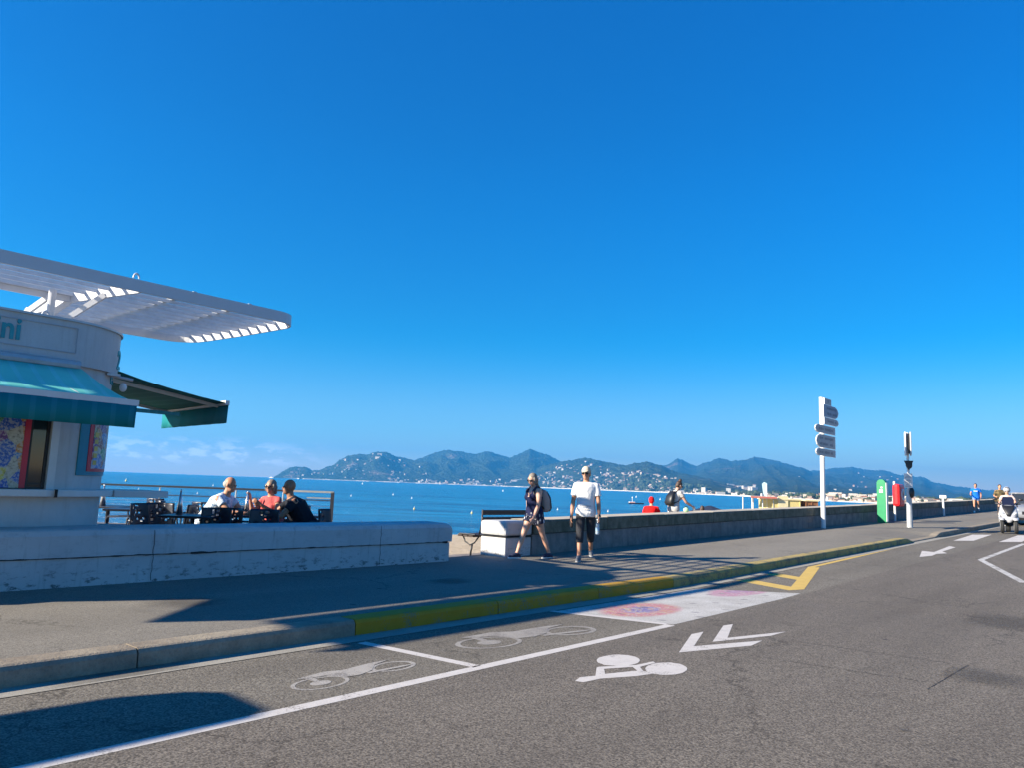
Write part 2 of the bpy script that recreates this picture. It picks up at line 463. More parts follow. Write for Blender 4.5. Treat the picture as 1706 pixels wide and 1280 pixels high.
# pavement following the dropped kerb
mb = MB(); vs_ = []; fs = []
SS = [-60, -30] + [x * .25 for x in range(-40, 280)] + [80, 110, 150]
for s in SS:
    h = kerb_h(s)
    for n, z in ((6.14, h - .003), (6.7, .14 - (.14 - h) * .5), (7.4, .14), (8.4, .14), (9.9, .14)): vs_.append(P3(s, n, z))
for i in range(len(SS) - 1):
    for j in range(4): a = i * 5 + j; fs.append((a, a + 1, a + 6, a + 5))
mb.add(vs_, fs); struct(mb.build('pavement', M_pave, smooth=True))
struct(bar_s(MB(), [(9.9, .14), (9.93, .14), (9.93, -1.6), (9.9, -1.6)], -60, 150, 5).build('embankment', M_wall_grey))
# thin pale slab edge in the wall gap
# ---- sea and beach
SEA = -1.62
mb = MB(); NB = 60; vs_ = []; fs = []
# sea: fan of quads, finer near the shore
ys = [20, 40, 60, 100, 200, 500, 1500, 5000, 9300]
for y in ys:
    for i in range(21): vs_.append(((i - 10) * y * .16 - y * .1, y, SEA))
for i in range(len(ys) - 1):
    for j in range(20): a = i * 21 + j; fs.append((a, a + 1, a + 22, a + 21))
mb.add(vs_, fs); struct(mb.build('sea', M_sea))
mb = MB(); vs_ = []; fs = []
ks = [i * 2.0 - 40 for i in range(100)]; kn = [9.6, 11, 13, 16, 19, 22, 25, 28, 30.5, 33, 36]
for s in ks:
    for n in kn:
        t = (n - 9.6) / 26.4; zz = -1.2 - .46 * t + .05 * mn.noise(Vector((s * .5, n * .5, 0))) * (1 - t)
        nn = n + 0.0
        if s > 42: nn = 9.6 + (n - 9.6) * max(.25, 1 - (s - 42) / 30)
        p = (s * U[0] + nn * N[0], s * U[1] + nn * N[1], zz); vs_.append(p)
w = len(kn)
for i in range(len(ks) - 1):
    for j in range(w - 1): a = i * w + j; fs.append((a, a + 1, a + 1 + w, a + w))
mb.add(vs_, fs); struct(mb.build('beach', M_sand, smooth=True))

# ---- road markings
def lerp2(a, b, t): return (a[0] + (b[0] - a[0]) * t, a[1] + (b[1] - a[1]) * t)
def flat(name, polys, mat, z=.004, stag=10**9):
    """polygons given in street coordinates, laid just above the road"""
    mb = MB(); z = z * .4
    for pi_, poly in enumerate(polys):
        if pi_ >= stag: z += .0006
        mb.add([P3(s, n, z) for s, n in poly], [tuple(range(len(poly)))])
    o = mb.build(name, mat)
    for p in o.data.polygons:
        if p.normal.z < 0: p.flip()
    return struct(o)
def stripe(a, b, w):
    dx, dy = b[0] - a[0], b[1] - a[1]; L = math.hypot(dx, dy); k = max(1, int(L / 1.5)); px, py = -dy / L * w / 2, dx / L * w / 2; out = []
    for i in range(k):
        p, q = lerp2(a, b, i / k), lerp2(a, b, (i + 1) / k)
        out.append([(p[0] + px, p[1] + py), (q[0] + px, q[1] + py), (q[0] - px, q[1] - py), (p[0] - px, p[1] - py)])
    return out
def pxs(pts): return [ground(x, y) for x, y in pts]
flat('road_marking', stripe((-12, 4.30), (7.7, 4.28), .105), M_white_line)
flat('road_marking', stripe(ground(602, 1072), ground(795, 1112), .10), M_white_line)
flat('road_marking', stripe(ground(905, 1018), ground(1110, 1041), .10), M_white_line, .0045)
flat('road_marking', stripe((-2.0, 5.64), (-2.0, 4.35), .10), M_white_line)
# chevrons
flat('road_marking', [pxs([(1131, 1089), (1152, 1058), (1172, 1054), (1156, 1078), (1270, 1069), (1252, 1077)]),], M_white_line)
flat('road_marking', [pxs([(1187, 1071), (1205, 1044), (1221, 1041), (1212, 1064), (1309, 1054), (1284, 1061)]),], M_white_line)
# cyclist symbol: two wheels, frame and rider
def disc(cx, cy, rx, ry, k=28):
    return pxs([(cx + rx * math.cos(2 * math.pi * i / k), cy - ry * math.sin(2 * math.pi * i / k)) for i in range(k)])
flat('road_marking', [disc(1030, 1102, 36, 9.5)], M_white_line)
flat('road_marking', [disc(1110, 1116, 35, 10.5)], M_white_line)
flat('road_marking', [pxs([(958, 1137), (966, 1130), (992, 1128), (994, 1114), (1006, 1113), (1008, 1125), (1066, 1119), (1092, 1124), (1060, 1128), (1000, 1133), (972, 1139)]),], M_white_line, .0045)
flat('road_marking', [pxs([(996, 1113), (1060, 1110), (1088, 1104), (1092, 1106), (1066, 1113), (1074, 1122), (1066, 1123), (1054, 1113), (998, 1117)]),], M_white_line, .0055)
# straight arrow
flat('road_marking', [pxs([(1532, 929), (1536, 919), (1556, 921), (1582, 911), (1592, 913), (1570, 920), (1578, 923), (1560, 924), (1553, 927)])], M_white_line)
# zebra bars
flat('road_marking', [pxs([(1588, 902), (1620, 892), (1652, 892), (1622, 902)])], M_white_line)
flat('road_marking', [pxs([(1664, 904), (1696, 893), (1728, 893), (1702, 904)])], M_white_line)
flat('road_marking', [pxs([(1736, 905), (1766, 894), (1796, 894), (1776, 905)])], M_white_line)
flat('road_marking', stripe(ground(1634, 934), ground(1706, 907), .12) + stripe(ground(1634, 934), ground(1706, 972), .13), M_white_worn)
# yellow hatched zone
A, B = ground(1356, 946), ground(1328, 982)
flat('road_marking', stripe(A, B, .21), M_yellow_line, .006)
flat('road_marking', stripe(ground(1236, 967), ground(1328, 984), .34), M_yellow_line, .0045)
flat('road_marking', stripe(ground(1284, 957), ground(1342, 967), .34), M_yellow_line, .0045)
flat('road_marking', stripe(ground(1352, 946), ground(1500, 912), .10), M_yellow_line, .005)
# painted bay with two faded round drawings
def mat_painted_bay():
    m = Mat('painted_bay'); co = m.coord(); w = m.noise(60, 4, .75, co); c0 = m.noise(2, 5, .6, co)
    base = m.mix(m.map(c0, .35, .7), (.50, .48, .45), (.36, .34, .31))
    base = m.mix(m.map(w, .54, .60), base, (.22, .2, .17))
    scr = m.noise(14, 6, .8, m.vec((1, 1, 1)), dist=1.5)
    col = base
    for (px_, py_, rx, ry, cols) in ((1068, 1017, .62, .36, ((.40, .12, .15), (.13, .09, .27), (.44, .22, .12))), (1238, 985, .85, .30, ((.38, .15, .24), (.27, .12, .26), (.36, .2, .24)))):
        s, n = ground(px_, py_); p = P3(s, n)
        v = m.vec((1, 1, 0), (-p.x, -p.y, 0)); sp = m.vec((1 / rx, 1 / ry, 0), rot=(0, 0, -STREET), src=v)
        # mapping order scale->rotate: rotate first
        r1 = m.vec((1, 1, 0), rot=(0, 0, -STREET), src=v); r2 = m.vec((1 / rx, 1 / ry, 0), src=r1)
        ln = m.n.new('ShaderNodeVectorMath'); ln.operation = 'LENGTH'; m.l.new(r2, ln.inputs[0]); L = ln.outputs['Value']
        inside = m.map(L, .95, 1.2, 1, 0); rough = m.map(scr, .40, .50)
        inner = m.mix(m.map(L, .45, .6), cols[1], cols[0]); inner = m.mix(m.map(m.noise(9, 3, .6, m.vec(loc=(5, 5, 0))), .5, .6), inner, cols[2])
        col = m.mix(m.math('MULTIPLY', m.math('MULTIPLY', inside, rough), .85), col, inner)
    dots = m.voro(2.6, m.vec((1, 2.4, 1), rot=(0, 0, -STREET)))
    col = m.mix(m.map(dots, .12, .18, .8, 0), col, (.1, .1, .11))
    m.set(col, .85, 0, .25); m.bump(w, .3, .004); return m.m
mb = MB(); c1, c2, c3, c4 = ground(927, 1017), ground(1122, 1042), ground(1334, 990), ground(1190, 972)
k = 10; L0 = [lerp2((7.35, 5.62), (10.9, 5.62), i / k) for i in range(k + 1)]; L1 = [lerp2(c2, c3, i / k) for i in range(k + 1)]
flat('painted_parking_bay', [[L0[i], L0[i + 1], L1[i + 1], L1[i]] for i in range(k)], mat_painted_bay(), .003)
# motorcycle pictograms in the parking bays (side view)
def moto(o0, o1, mat):
    """o0,o1: street coords of the wheel centres (front, rear)"""
    polys = []
    ax = Vector((o1[0] - o0[0], o1[1] - o0[1])); L = ax.length; ax /= L; ay = Vector((-ax.y, ax.x))
    if ay.y < 0: ay = -ay
    ay *= .62
    def q(u, v): p = Vector(o0) + ax * u * L + ay * v * L; return (p.x, p.y)
    def ring(cu, r, r2, k=22):
        for i in range(k):
            a, b = 2 * math.pi * i / k, 2 * math.pi * (i + 1) / k
            polys.append([q(cu + r * math.cos(a), r * math.sin(a)), q(cu + r * math.cos(b), r * math.sin(b)), q(cu + r2 * math.cos(b), r2 * math.sin(b)), q(cu + r2 * math.cos(a), r2 * math.sin(a))])
    ring(0, .33, .28); ring(1, .30, .24); ring(0, .12, .001)
    polys.append([q(-.02, .12), q(.05, .12), q(.08, .42), q(.0, .5)])
    polys.append([q(-.1, .44), q(.3, .52), q(.5, .40), q(.95, .45), q(1.2, .42), q(.9, .30), q(.72, .05), q(.5, -.05), q(.3, .0), q(.22, .30), q(.0, .36)])
    polys.append([q(.6, .0), q(1.1, -.08), q(1.25, -.14), q(1.1, -.16), q(.6, -.1)])
    return polys
flat('road_marking', moto(ground(534, 1140), ground(655, 1112), M_white_faded), M_white_faded, stag=66)
M_white_ghost = mat_paint('ghost_white_paint', (.30, .275, .24), .49)
flat('road_marking', moto(ground(815, 1072), ground(950, 1052), M_white_ghost), M_white_ghost, stag=66)
# asphalt saw-cut seams
M_seam = simple('tar_seam', (.035, .032, .03), .8)
for a, b in (((1250, 1094), (1545, 1138)), ((1310, 1068), (1590, 1108)), ((1545, 1150), (1612, 1110)), ((560, 1072), (905, 1019))):
    A, B = ground(*a), ground(*b); pts = []
    k = 60; poly = []
    for i in range(k):
        if random.random() < .12: continue
        p, q = lerp2(A, B, i / k), lerp2(A, B, (i + 1) / k); w = .006 + .005 * random.random()
        j = (random.random() - .5) * .012
        w *= .55; dL = math.hypot(q[0] - p[0], q[1] - p[1]) or 1; ax_, ay_ = -(q[1] - p[1]) / dL * w, (q[0] - p[0]) / dL * w; j *= .5
        poly.append([(p[0] - ax_, p[1] + j - ay_), (q[0] - ax_, q[1] + j - ay_), (q[0] + ax_, q[1] + j + ay_), (p[0] + ax_, p[1] + j + ay_)])
    flat('asphalt_seam', poly, M_seam, .005)
# a stain on the pavement and a dark spill on the road
def mat_stain():
    m = Mat('oil_stain'); t = m.n.new('ShaderNodeBsdfTransparent'); ms = m.n.new('ShaderNodeMixShader')
    g = m.coord('Generated'); v = m.vec((2, 2, 0), (-1, -1, 0), src=g)
    ln = m.n.new('ShaderNodeVectorMath'); ln.operation = 'LENGTH'; m.l.new(v, ln.inputs[0])
    a = m.math('ADD', ln.outputs['Value'], m.math('MULTIPLY', m.math('SUBTRACT', m.noise(4, 6, .7), .5), .7))
    f = m.map(a, .15, .85, .38, 0, True); m.set((.07, .062, .052), .8)
    m.l.new(f, ms.inputs[0]); m.l.new(t.outputs[0], ms.inputs[1]); m.l.new(m.b.outputs[0], ms.inputs[2]); m.l.new(ms.outputs[0], m.n['Material Output'].inputs[0])
    return m.m
M_stain = mat_stain()
def stain(cx, cy, rs, rn, z):
    s, n = ground(cx, cy, z - .004); k = 6
    mb = MB(); vs_ = []; fs = []
    for i in range(k + 1):
        for j in range(k + 1): vs_.append(P3(s + (i / k - .5) * 2 * rs, n + (j / k - .5) * 2 * rn, z))
    for i in range(k):
        for j in range(k): a = i * (k + 1) + j; fs.append((a, a + k + 1, a + k + 2, a + 1))
    mb.add(vs_, fs); struct(mb.build('stain', M_stain))
stain(310, 1005, .5, .35, .144); stain(1505, 1218, .05, .03, .007); stain(1690, 1040, .9, .5, .006)
stain(1640, 1130, .5, .3, .008); stain(770, 1030, .5, .12, .005); stain(750, 970, .5, .25, .144); stain(200, 1120, .9, .2, .005)

# ------------------------------------------------------------------ walls
WN = 9.40
o = thing('seafront_wall', 'long white painted low wall with a cracked joint running below its coping', 'wall', P3(9.4, WN, .14)); inv = o.location.copy()
def local(mb, root):
    Mi = (Matrix.Translation(root.location) @ Matrix.Rotation(root.rotation_euler.z, 4, 'Z')).inverted()
    mb.v = [tuple(Mi @ Vector(v)) for v in mb.v]; return mb
def rounded_end(mb, prof, s1):
    pass
mb = bar_s(MB(), [(WN, .10), (WN, .455), (WN + .50, .455), (WN + .50, -1.0), (WN + .3, -1.0)], -40, 9.36, 1); local(mb, o).build('wall_base', M_whitewall, o)
mb = MB()
pf = [(WN - .012, .465), (WN - .016, .70), (WN + .01, .755), (WN + .05, .775), (WN + .45, .785), (WN + .50, .76), (WN + .515, .70), (WN + .51, .465)]
vs_ = []; fs = []; sl = [-40 + i for i in range(49)] + [9.1, 9.25, 9.36, 9.42]; w = len(pf)
cz, cn = .6, WN + .25
for i, s in enumerate(sl):
    q = {len(sl) - 1: .82, len(sl) - 2: .95}.get(i, 1)
    for (n, z) in pf: vs_.append(P3(s, cn + (n - cn) * (1 - (1 - q) * .3), (.465 + (z - .465) * q if q < 1 else z) + .004 * mn.noise(Vector((s, n * 3, z)))))
for i in range(len(sl) - 1):
    for j in range(w): a = i * w + j; b = i * w + (j + 1) % w; fs.append((a, b, b + w, a + w))
fs += [tuple(range(w)), tuple(range(len(sl) * w - 1, (len(sl) - 1) * w - 1, -1))]
mb.add(vs_, fs); local(mb, o).build('coping', M_whitewall, o)
# cracked joint: irregular dark mortar slightly proud in places
mb = MB(); k = 500
for i in range(k):
    s = -3 + 12.3 * i / k; z = .460 + .010 * mn.noise(Vector((s * 1.3, 0, 0))) + .006 * mn.noise(Vector((s * 9, 3, 0)))
    h = .004 + .010 * max(0, mn.noise(Vector((s * 6, 9, 0))) + .15) ; 
    if mn.noise(Vector((s * .9, 5, 2))) > .42: h *= 2.4
    mb.add([P3(s, WN - .004, z - h), P3(s + .026, WN - .004, z - h), P3(s + .026, WN - .019, z - h * .6), P3(s, WN - .019, z - h * .6), P3(s, WN - .019, z + h), P3(s + .026, WN - .019, z + h)], [(0, 1, 2, 3), (3, 2, 5, 4)])
for sj in (4.35, 7.85):
    for i in range(26):
        z = .16 + .59 * i / 26; ds = .012 * mn.noise(Vector((z * 14, sj, 0)))
        mb.add([P3(sj + ds, WN - .0185, z), P3(sj + ds + .007, WN - .0185, z), P3(sj + ds + .007, WN - .0185, z + .024), P3(sj + ds, WN - .0185, z + .024)], [(0, 1, 2, 3)])
local(mb, o).build('cracked_joint', M_crack, o)
# the core behind the joint
mb = bar_s(MB(), [(WN + .02, .455), (WN + .02, .465), (WN + .48, .465), (WN + .48, .455)], -40, 9.3, 2); local(mb, o).build('mortar_bed', M_crack, o)

# white pier at the end of the grey wall
o = thing('wall_pier', 'white painted end block where the grey wall starts beside the gap', 'wall', P3(10.80, WN, .14), STREET)
mb = MB(); mb.box((.37, .31, .05), (.74, .62, .60)); mb.build('pier_base', M_whitewall, o, bevel=.02)
mb = MB(); mb.box((.37, .31, .51), (.77, .65, .27)); mb.build('coping', M_whitewall, o, bevel=.05)
mb = MB(); mb.box((.37, .31, .3625), (.78, .66, .010)); mb.build('dark_joint', M_crack, o)
# grey sea wall
o = thing('grey_seawall', 'long grey concrete sea wall with mossy coping running to the right', 'wall', P3(12, WN, .14))
mb = MB(); s = 11.56
while s < 78:
    e = min(s + 4.0, 78); bar_s(mb, [(WN, .05), (WN, .52), (WN + .55, .52), (WN + .55, -.2)], s, e - .012, 1); s = e
local(mb, o).build('wall_base', M_wall_grey, o)
mb = MB(); mb2 = MB(); s = 11.59
while s < 78:
    e = min(s + 2.5, 78); jz = random.uniform(-.004, .006)
    bar_s(mb, [(WN - .03, .535), (WN - .035, .76 + jz), (WN - .01, .785 + jz), (WN + .58, .785 + jz), (WN + .60, .535)], s, e - .015, 1)
    bar_s(mb2, [(WN - .012, .789 + jz), (WN + .0, .795 + jz), (WN + .56, .795 + jz), (WN + .57, .789 + jz)], s + .005, e - .02, 1); s = e
local(mb, o).build('coping', M_wall_cope, o, bevel=0)
local(mb2, o).build('coping_top', M_wall_top, o)
mb = bar_s(MB(), [(WN + .03, .52), (WN + .03, .535), (WN + .5, .535), (WN + .5, .52)], 12, 78, 2); local(mb, o).build('mortar_bed', M_crack, o)
# low walkway behind the grey wall
struct(strip('promenade', 9.93, 12.6, .06, .06, 14.5, 78, M_pave, 2))
struct(bar_s(MB(), [(12.6, .06), (12.62, .06), (12.62, -1.6), (12.6, -1.6)], 14.5, 78, 4).build('embankment', M_wall_grey))

# ------------------------------------------------------------------ terrace
mb = MB(); tp = [(-4.0, 9.92), (8.9, 9.92), (10.6, 14.0), (13.3, 17.6), (8.7, 22.3), (-4, 22.3)]
mb.prism([(P3(s, n)[0], P3(s, n)[1]) for s, n in tp], -.12, .05); o = mb.build('terrace_floor', M_deck); struct(o)
# railing
ra, rb = Vector((-9.75, 21.0, .05)), Vector((-4.85, 21.55, .05))
rl = thing('terrace_railing', 'metal railing along the sea side of the cafe terrace', 'railing', ra, math.atan2(rb.y - ra.y, rb.x - ra.x))
LR = (rb - ra).length
M_rail = simple('dark_rail', (.03, .03, .035), .5); M_rail_sunlit = simple('sunlit_rail', (.55, .5, .42), .35, .4)  # pale copy puts the sunlit stretch of the railing into its colour
MB().beam((-3, 0, 1.03), (LR * .76, 0, 1.03), .07, .05).build('handrail', M_rail, rl)
MB().beam((LR * .76, 0, 1.03), (LR + .03, 0, 1.03), .07, .05).build('handrail', M_rail_sunlit, rl)
MB().beam((-3, 0, .80), (LR, 0, .80), .03, .025).build('middle_rail', M_rail, rl)
MB().beam((LR * .86, 0, .86), (LR - .02, 0, .86), .03, .03).build('middle_rail', M_rail_sunlit, rl)
for i in range(5):
    MB().cyl((-3, 0, .16 + .12 * i), (LR, 0, .16 + .12 * i), .004, k=5).build('cable', M_steel, rl)
MB().beam((LR, 0, 0), (LR, 0, 1.03), .09, .07).build('end_post', M_rail, rl)
for t in (.0, .475, .83 - .1):
    mb = MB(); x = LR * (t if t else .0) + .35 * (t == 0)
    mb.cyl((x, 0, 0), (x, 0, 1.0), .028, .022, 10); mb.build('post', M_steel, rl)


# ------------------------------------------------------------------ kiosk
KS, KN, KZ = 2.6, 9.8, .05
kio = thing('beach_kiosk', 'white rounded snack kiosk with teal awnings and hatch at the left', 'kiosk', P3(KS, KN, KZ), STREET)
def K(s, n, z): return Vector((s - KS, n - KN, z - KZ))
AC, AR = (3.23, 10.7), .9
def arc(r, a0, a1, k=14):
    return [(AC[0] + r * math.sin(a0 + (a1 - a0) * i / k), AC[1] - r * math.cos(a0 + (a1 - a0) * i / k)) for i in range(k + 1)]
H90 = math.pi / 2
def outline(r): return [(.5, AC[1] - r)] + arc(r, 0, H90, 18) + [(AC[0] + r, 13.1), (.5, 13.1)]
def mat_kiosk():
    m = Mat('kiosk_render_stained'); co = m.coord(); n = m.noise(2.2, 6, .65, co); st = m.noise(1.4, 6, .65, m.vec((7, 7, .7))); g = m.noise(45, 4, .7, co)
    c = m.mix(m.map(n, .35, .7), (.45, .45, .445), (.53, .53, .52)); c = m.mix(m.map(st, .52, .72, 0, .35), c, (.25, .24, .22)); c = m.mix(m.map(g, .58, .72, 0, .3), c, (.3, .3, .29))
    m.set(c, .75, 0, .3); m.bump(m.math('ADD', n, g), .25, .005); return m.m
def kpr(poly, z0, z1, mb=None): mb = mb or MB(); return mb.prism([(x - KS, y - KN) for x, y in poly], z0 - KZ, z1 - KZ)
# lower wall, under the counter
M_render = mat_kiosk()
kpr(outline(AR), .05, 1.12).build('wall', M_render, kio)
# upper wall shell: jamb round the corner and back
def shell(r, th, a0, z0, z1):
    op = arc(r, a0, H90, 16) + [(AC[0] + r, 13.1), (.5, 13.1)]; ip = [(.5, 13.1 - th), (AC[0] + r - th, 13.1 - th)] + arc(r - th, H90, a0, 16)
    return kpr(op + ip, z0, z1)
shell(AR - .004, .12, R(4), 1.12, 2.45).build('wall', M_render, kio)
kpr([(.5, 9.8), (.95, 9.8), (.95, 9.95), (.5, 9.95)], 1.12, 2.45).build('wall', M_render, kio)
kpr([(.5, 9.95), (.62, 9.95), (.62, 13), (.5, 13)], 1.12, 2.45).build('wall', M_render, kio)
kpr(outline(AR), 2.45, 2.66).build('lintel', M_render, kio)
# sign drum: tall rounded part at the corner, lower parapet to the left
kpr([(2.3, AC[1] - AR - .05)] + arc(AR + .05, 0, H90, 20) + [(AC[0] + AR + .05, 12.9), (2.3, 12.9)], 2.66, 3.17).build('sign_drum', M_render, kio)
kpr([(-2.0, 9.70), (2.298, 9.70), (2.298, 12.9), (-.7, 12.9), (-.7, 10.8)], 2.66, 2.86).build('roof', M_render, kio)  # unseen roof left of the drum, outline and height shaped for its shade
kpr([(2.3, AC[1] - AR - .075)] + arc(AR + .075, 0, H90, 20) + [(AC[0] + AR + .075, 12.92), (2.3, 12.92)], 3.17, 3.195).build('parapet_cap', M_greymetal, kio)
mb = MB()
mb.box(K(2.9, 9.744, 3.095), (.95, .012, .008)); mb.box(K(2.9, 9.744, 2.80), (.95, .012, .008)); mb.box(K(3.38, 9.744, 2.947), (.008, .012, .30)); mb.box(K(2.9, 9.744, 2.70), (1.0, .014, .006))
mb.build('panel_trim', simple('grey_trim', (.35, .36, .38), .5), kio)
# lettering
M_teal_letters = simple('teal_letters', (.01, .25, .28), .45)
def text_obj(name, body, size, mat, parent, M, ext=.006, xs=1., off=.0):
    cu = D.curves.new(name, 'FONT'); cu.body = body; cu.size = size; cu.extrude = ext; cu.offset = off
    tmp = D.objects.new('tmp', cu); C.objects.link(tmp)
    dg = bpy.context.evaluated_depsgraph_get(); me = D.meshes.new_from_object(tmp.evaluated_get(dg)); D.objects.remove(tmp)
    S = Matrix.Diagonal((xs, 1, 1, 1)); me.transform(M @ S); me.materials.clear(); me.materials.append(mat)
    o = D.objects.new(name, me); C.objects.link(o); o.parent = parent; return o
def facing(loc, phi):
    """x along the wall tangent, y up, normal out; phi = turn round the corner"""
    t = Vector((math.cos(phi), math.sin(phi), 0)); n = Vector((math.sin(phi), -math.cos(phi), 0))
    M = Matrix.Identity(4)
    for i in range(3): M[i][0] = t[i]; M[i][1] = (0, 0, 1)[i]; M[i][2] = n[i]; M[i][3] = loc[i]
    return M
text_obj('lettering', 'ini', .35, M_teal_letters, kio, facing(K(2.53, 9.744, 2.865), 0), xs=.82, off=.008)
for ch, ph, z, sz in (('2', R(56), 2.74, .34),):
    a = arc(AR + .052, ph, ph, 1)[0]; text_obj('lettering', ch, sz, M_teal_letters, kio, facing(K(a[0], a[1], z), ph), xs=1.0, off=.006)
for ch, ph, z, sz in (('C', R(54), 2.53, .14), ('o', R(61), 2.53, .14)):
    a = arc(AR + .004, ph, ph, 1)[0]; text_obj('lettering', ch, sz, M_teal_letters, kio, facing(K(a[0], a[1], z), ph), off=.002)
mb = MB(); mb.v += []; a = arc(AR + .03, R(50), R(50), 1)[0]; mb.box(K(a[0], a[1], 2.64), (.16, .16, .03)); mb.cyl(K(a[0], a[1], 2.63), K(a[0] + .25, a[1] - .05, 2.60), .02); mb.build('bracket', M_greymetal, kio)
mb = MB(); a = arc(AR + .10, R(74), R(74), 1)[0]; mb.ell(K(a[0] + .0, a[1] - .1, 2.52), (.045, .045, .06)); mb.build('wall_lamp', M_whitemetal, kio)
# counter ledge
poly = [(.5, 9.62)] + [(3.2, 9.62)] + arc(AR + .14, R(15), R(95), 10) + [(AC[0] + AR + .14, 11.2), (4.0, 11.2), (4.0, 10.4), (3.0, 9.9), (.5, 9.9)]
kpr(poly, 1.12, 1.20).build('counter', M_render_trim, kio, bevel=.01)
kpr([(4.27, 10.45), (4.98, 10.45), (4.98, 11.2), (4.27, 11.2)], 1.10, 1.19).build('side_counter', M_render_trim, kio, bevel=.01)
mb = MB(); mb.box(K(3.30, 9.63, 1.16), (.012, .08, .09)); mb.build('joint', M_crack, kio)
# hatch: dark inside, drinks fridge and sliding panes
M_dark = simple('dark_interior', (.02, .022, .024), .8)
kpr([(.65, 12.4), (3.9, 12.4), (3.9, 12.45), (.65, 12.45)], 1.13, 2.44).build('inner_wall', M_dark, kio)
kpr([(.65, 9.95), (3.3, 9.95), (4.0, 10.9), (4.0, 12.4), (.65, 12.4)], 1.125, 1.135).build('inner_floor', M_dark, kio)
fr = MB(); fr.box(K(3.25, 10.25, 1.78), (.42, .45, 1.28)); f = fr.build('fridge', simple('fridge_body', (.16, .17, .15), .4), kio)
mb = MB()
for z in (1.45, 1.72, 1.98, 2.2): MB().box(K(3.25, 10.02, z), (.40, .01, .015)).build('shelf', M_steel, f)
mb = MB(); bx = MB()
for x in (3.05, 3.225): bx.box(K(x, 9.86, 1.82), (.03, .03, 1.24))
for z in (1.215, 1.26, 2.43): bx.box(K(3.14, 9.86, z), (.15, .03, .02))
w = bx.build('window', M_black, kio)
mb.box(K(3.14, 9.862, 1.82), (.15, .006, 1.2)); mb.build('pane', M_glass, w)
kpr([(3.245, 9.79), (3.33, 9.80), (3.33, 9.93), (3.245, 9.93)], 1.20, 2.45).build('window_jamb', M_render_trim, kio)
# poster with ice-cream pictures
def mat_poster(name, seed, red=True):
    m = Mat(name); g = m.coord(); 
    n = m.noise(9, 2, .5, m.vec(loc=(seed, seed * .7, 3)), 'Color', 1.2); v = m.voro(5.5, m.vec((1, 1, 1.3), loc=(seed, 1, 2)), out='Color')
    hsv = m.n.new('ShaderNodeSeparateColor'); m.l.new(v, hsv.inputs[0])
    c = m.ramp(hsv.outputs[0], [(0, (.02, .10, .42)), (.18, (.04, .20, .50)), (.32, (.30, .06, .04)), (.45, (.55, .22, .04)), (.58, (.08, .28, .10)), (.70, (.45, .40, .30)), (.82, (.16, .03, .22)), (.92, (.55, .48, .08))], 'CONSTANT')
    w = m.noise(30, 4, .7, m.vec(loc=(seed, 0, 0)))
    c = m.mix(m.map(w, .48, .56, 0, .7), c, (.55, .5, .42)); c = m.mix(m.map(w, .44, .36, 0, .6), c, (.03, .02, .05))
    m.set(c, .35); return m.m
M_post1 = mat_poster('ice_cream_poster', 1.3); M_post2 = mat_poster('ice_cream_poster_b', 4.1)
M_red = simple('red_border', (.55, .015, .04), .4); M_teal_frame = simple('teal_frame', (.01, .20, .27), .5)
kpr([(1.0, 9.805), (2.97, 9.805), (2.97, 9.83), (1.0, 9.83)], 1.21, 2.44).build('menu_poster', M_post1, kio)
mb = kpr([(2.971, 9.80), (3.03, 9.80), (3.03, 9.83), (2.971, 9.83)], 1.21, 2.44); mb.build('red_border', M_red, kio)
def curved(r, th, a0, a1, z0, z1): return kpr(arc(r + th, a0, a1, 12) + arc(r, a1, a0, 12), z0, z1)
p = curved(AR - .003, .015, R(22), R(66), 1.37, 2.4).build('poster_frame', M_teal_frame, kio)
curved(AR + .004, .016, R(31), R(64), 1.42, 2.4).build('red_border', M_red, p)
curved(AR + .006, .018, R(35), R(62), 1.455, 2.38).build('poster', M_post2, p)
M_yel = simple('yellow_print', (.6, .42, .08), .5)
a = arc(AR + .026, R(38), R(38), 1)[0]
mb = MB()
for i in range(5):
    zz = 1.5 + i * .085; b0 = arc(AR + .0245, R(36.5), R(41), 2); mb.extr([K(b0[0][0], b0[0][1], zz), K(b0[2][0], b0[2][1], zz), K(b0[2][0], b0[2][1], zz + .055), K(b0[0][0], b0[0][1], zz + .055)], Vector((math.sin(R(38)), -math.cos(R(38)), 0)) * .002)
mb.build('print', M_yel, p)
# awnings
def mat_awning(name, a):
    m = Mat(name); n = m.noise(3, 4, .6); w_ = m.n.new('ShaderNodeTexWave'); w_.bands_direction = 'X'; w_.inputs['Scale'].default_value = 1.6; m.l.new(m.coord(), w_.inputs[0]); b_ = m.n.new('ShaderNodeMapRange')
    a0 = a; lite = tuple(min(.85, x * 1.25 + .03) for x in a)
    m.set(m.mix(m.map(n, .3, .7, 0, .35), m.mix(m.map(w_.outputs[0], .80, .86, 0, .5), a, lite), tuple(x * .75 for x in a)), .8, 0, .2)
    tr = m.n.new('ShaderNodeBsdfTranslucent'); tr.inputs[0].default_value = tuple(a) + (1,); mx = m.n.new('ShaderNodeMixShader'); mx.inputs[0].default_value = .12
    m.l.new(m.b.outputs[0], mx.inputs[1]); m.l.new(tr.outputs[0], mx.inputs[2]); m.l.new(mx.outputs[0], m.n['Material Output'].inputs[0]); return m.m
M_awn = mat_awning('teal_awning_cloth', (.20, .78, .62)); M_awn_d = mat_awning('teal_valance_cloth', (.004, .19, .22)); M_awn_g = mat_awning('dark_teal_cloth', (.03, .19, .17))
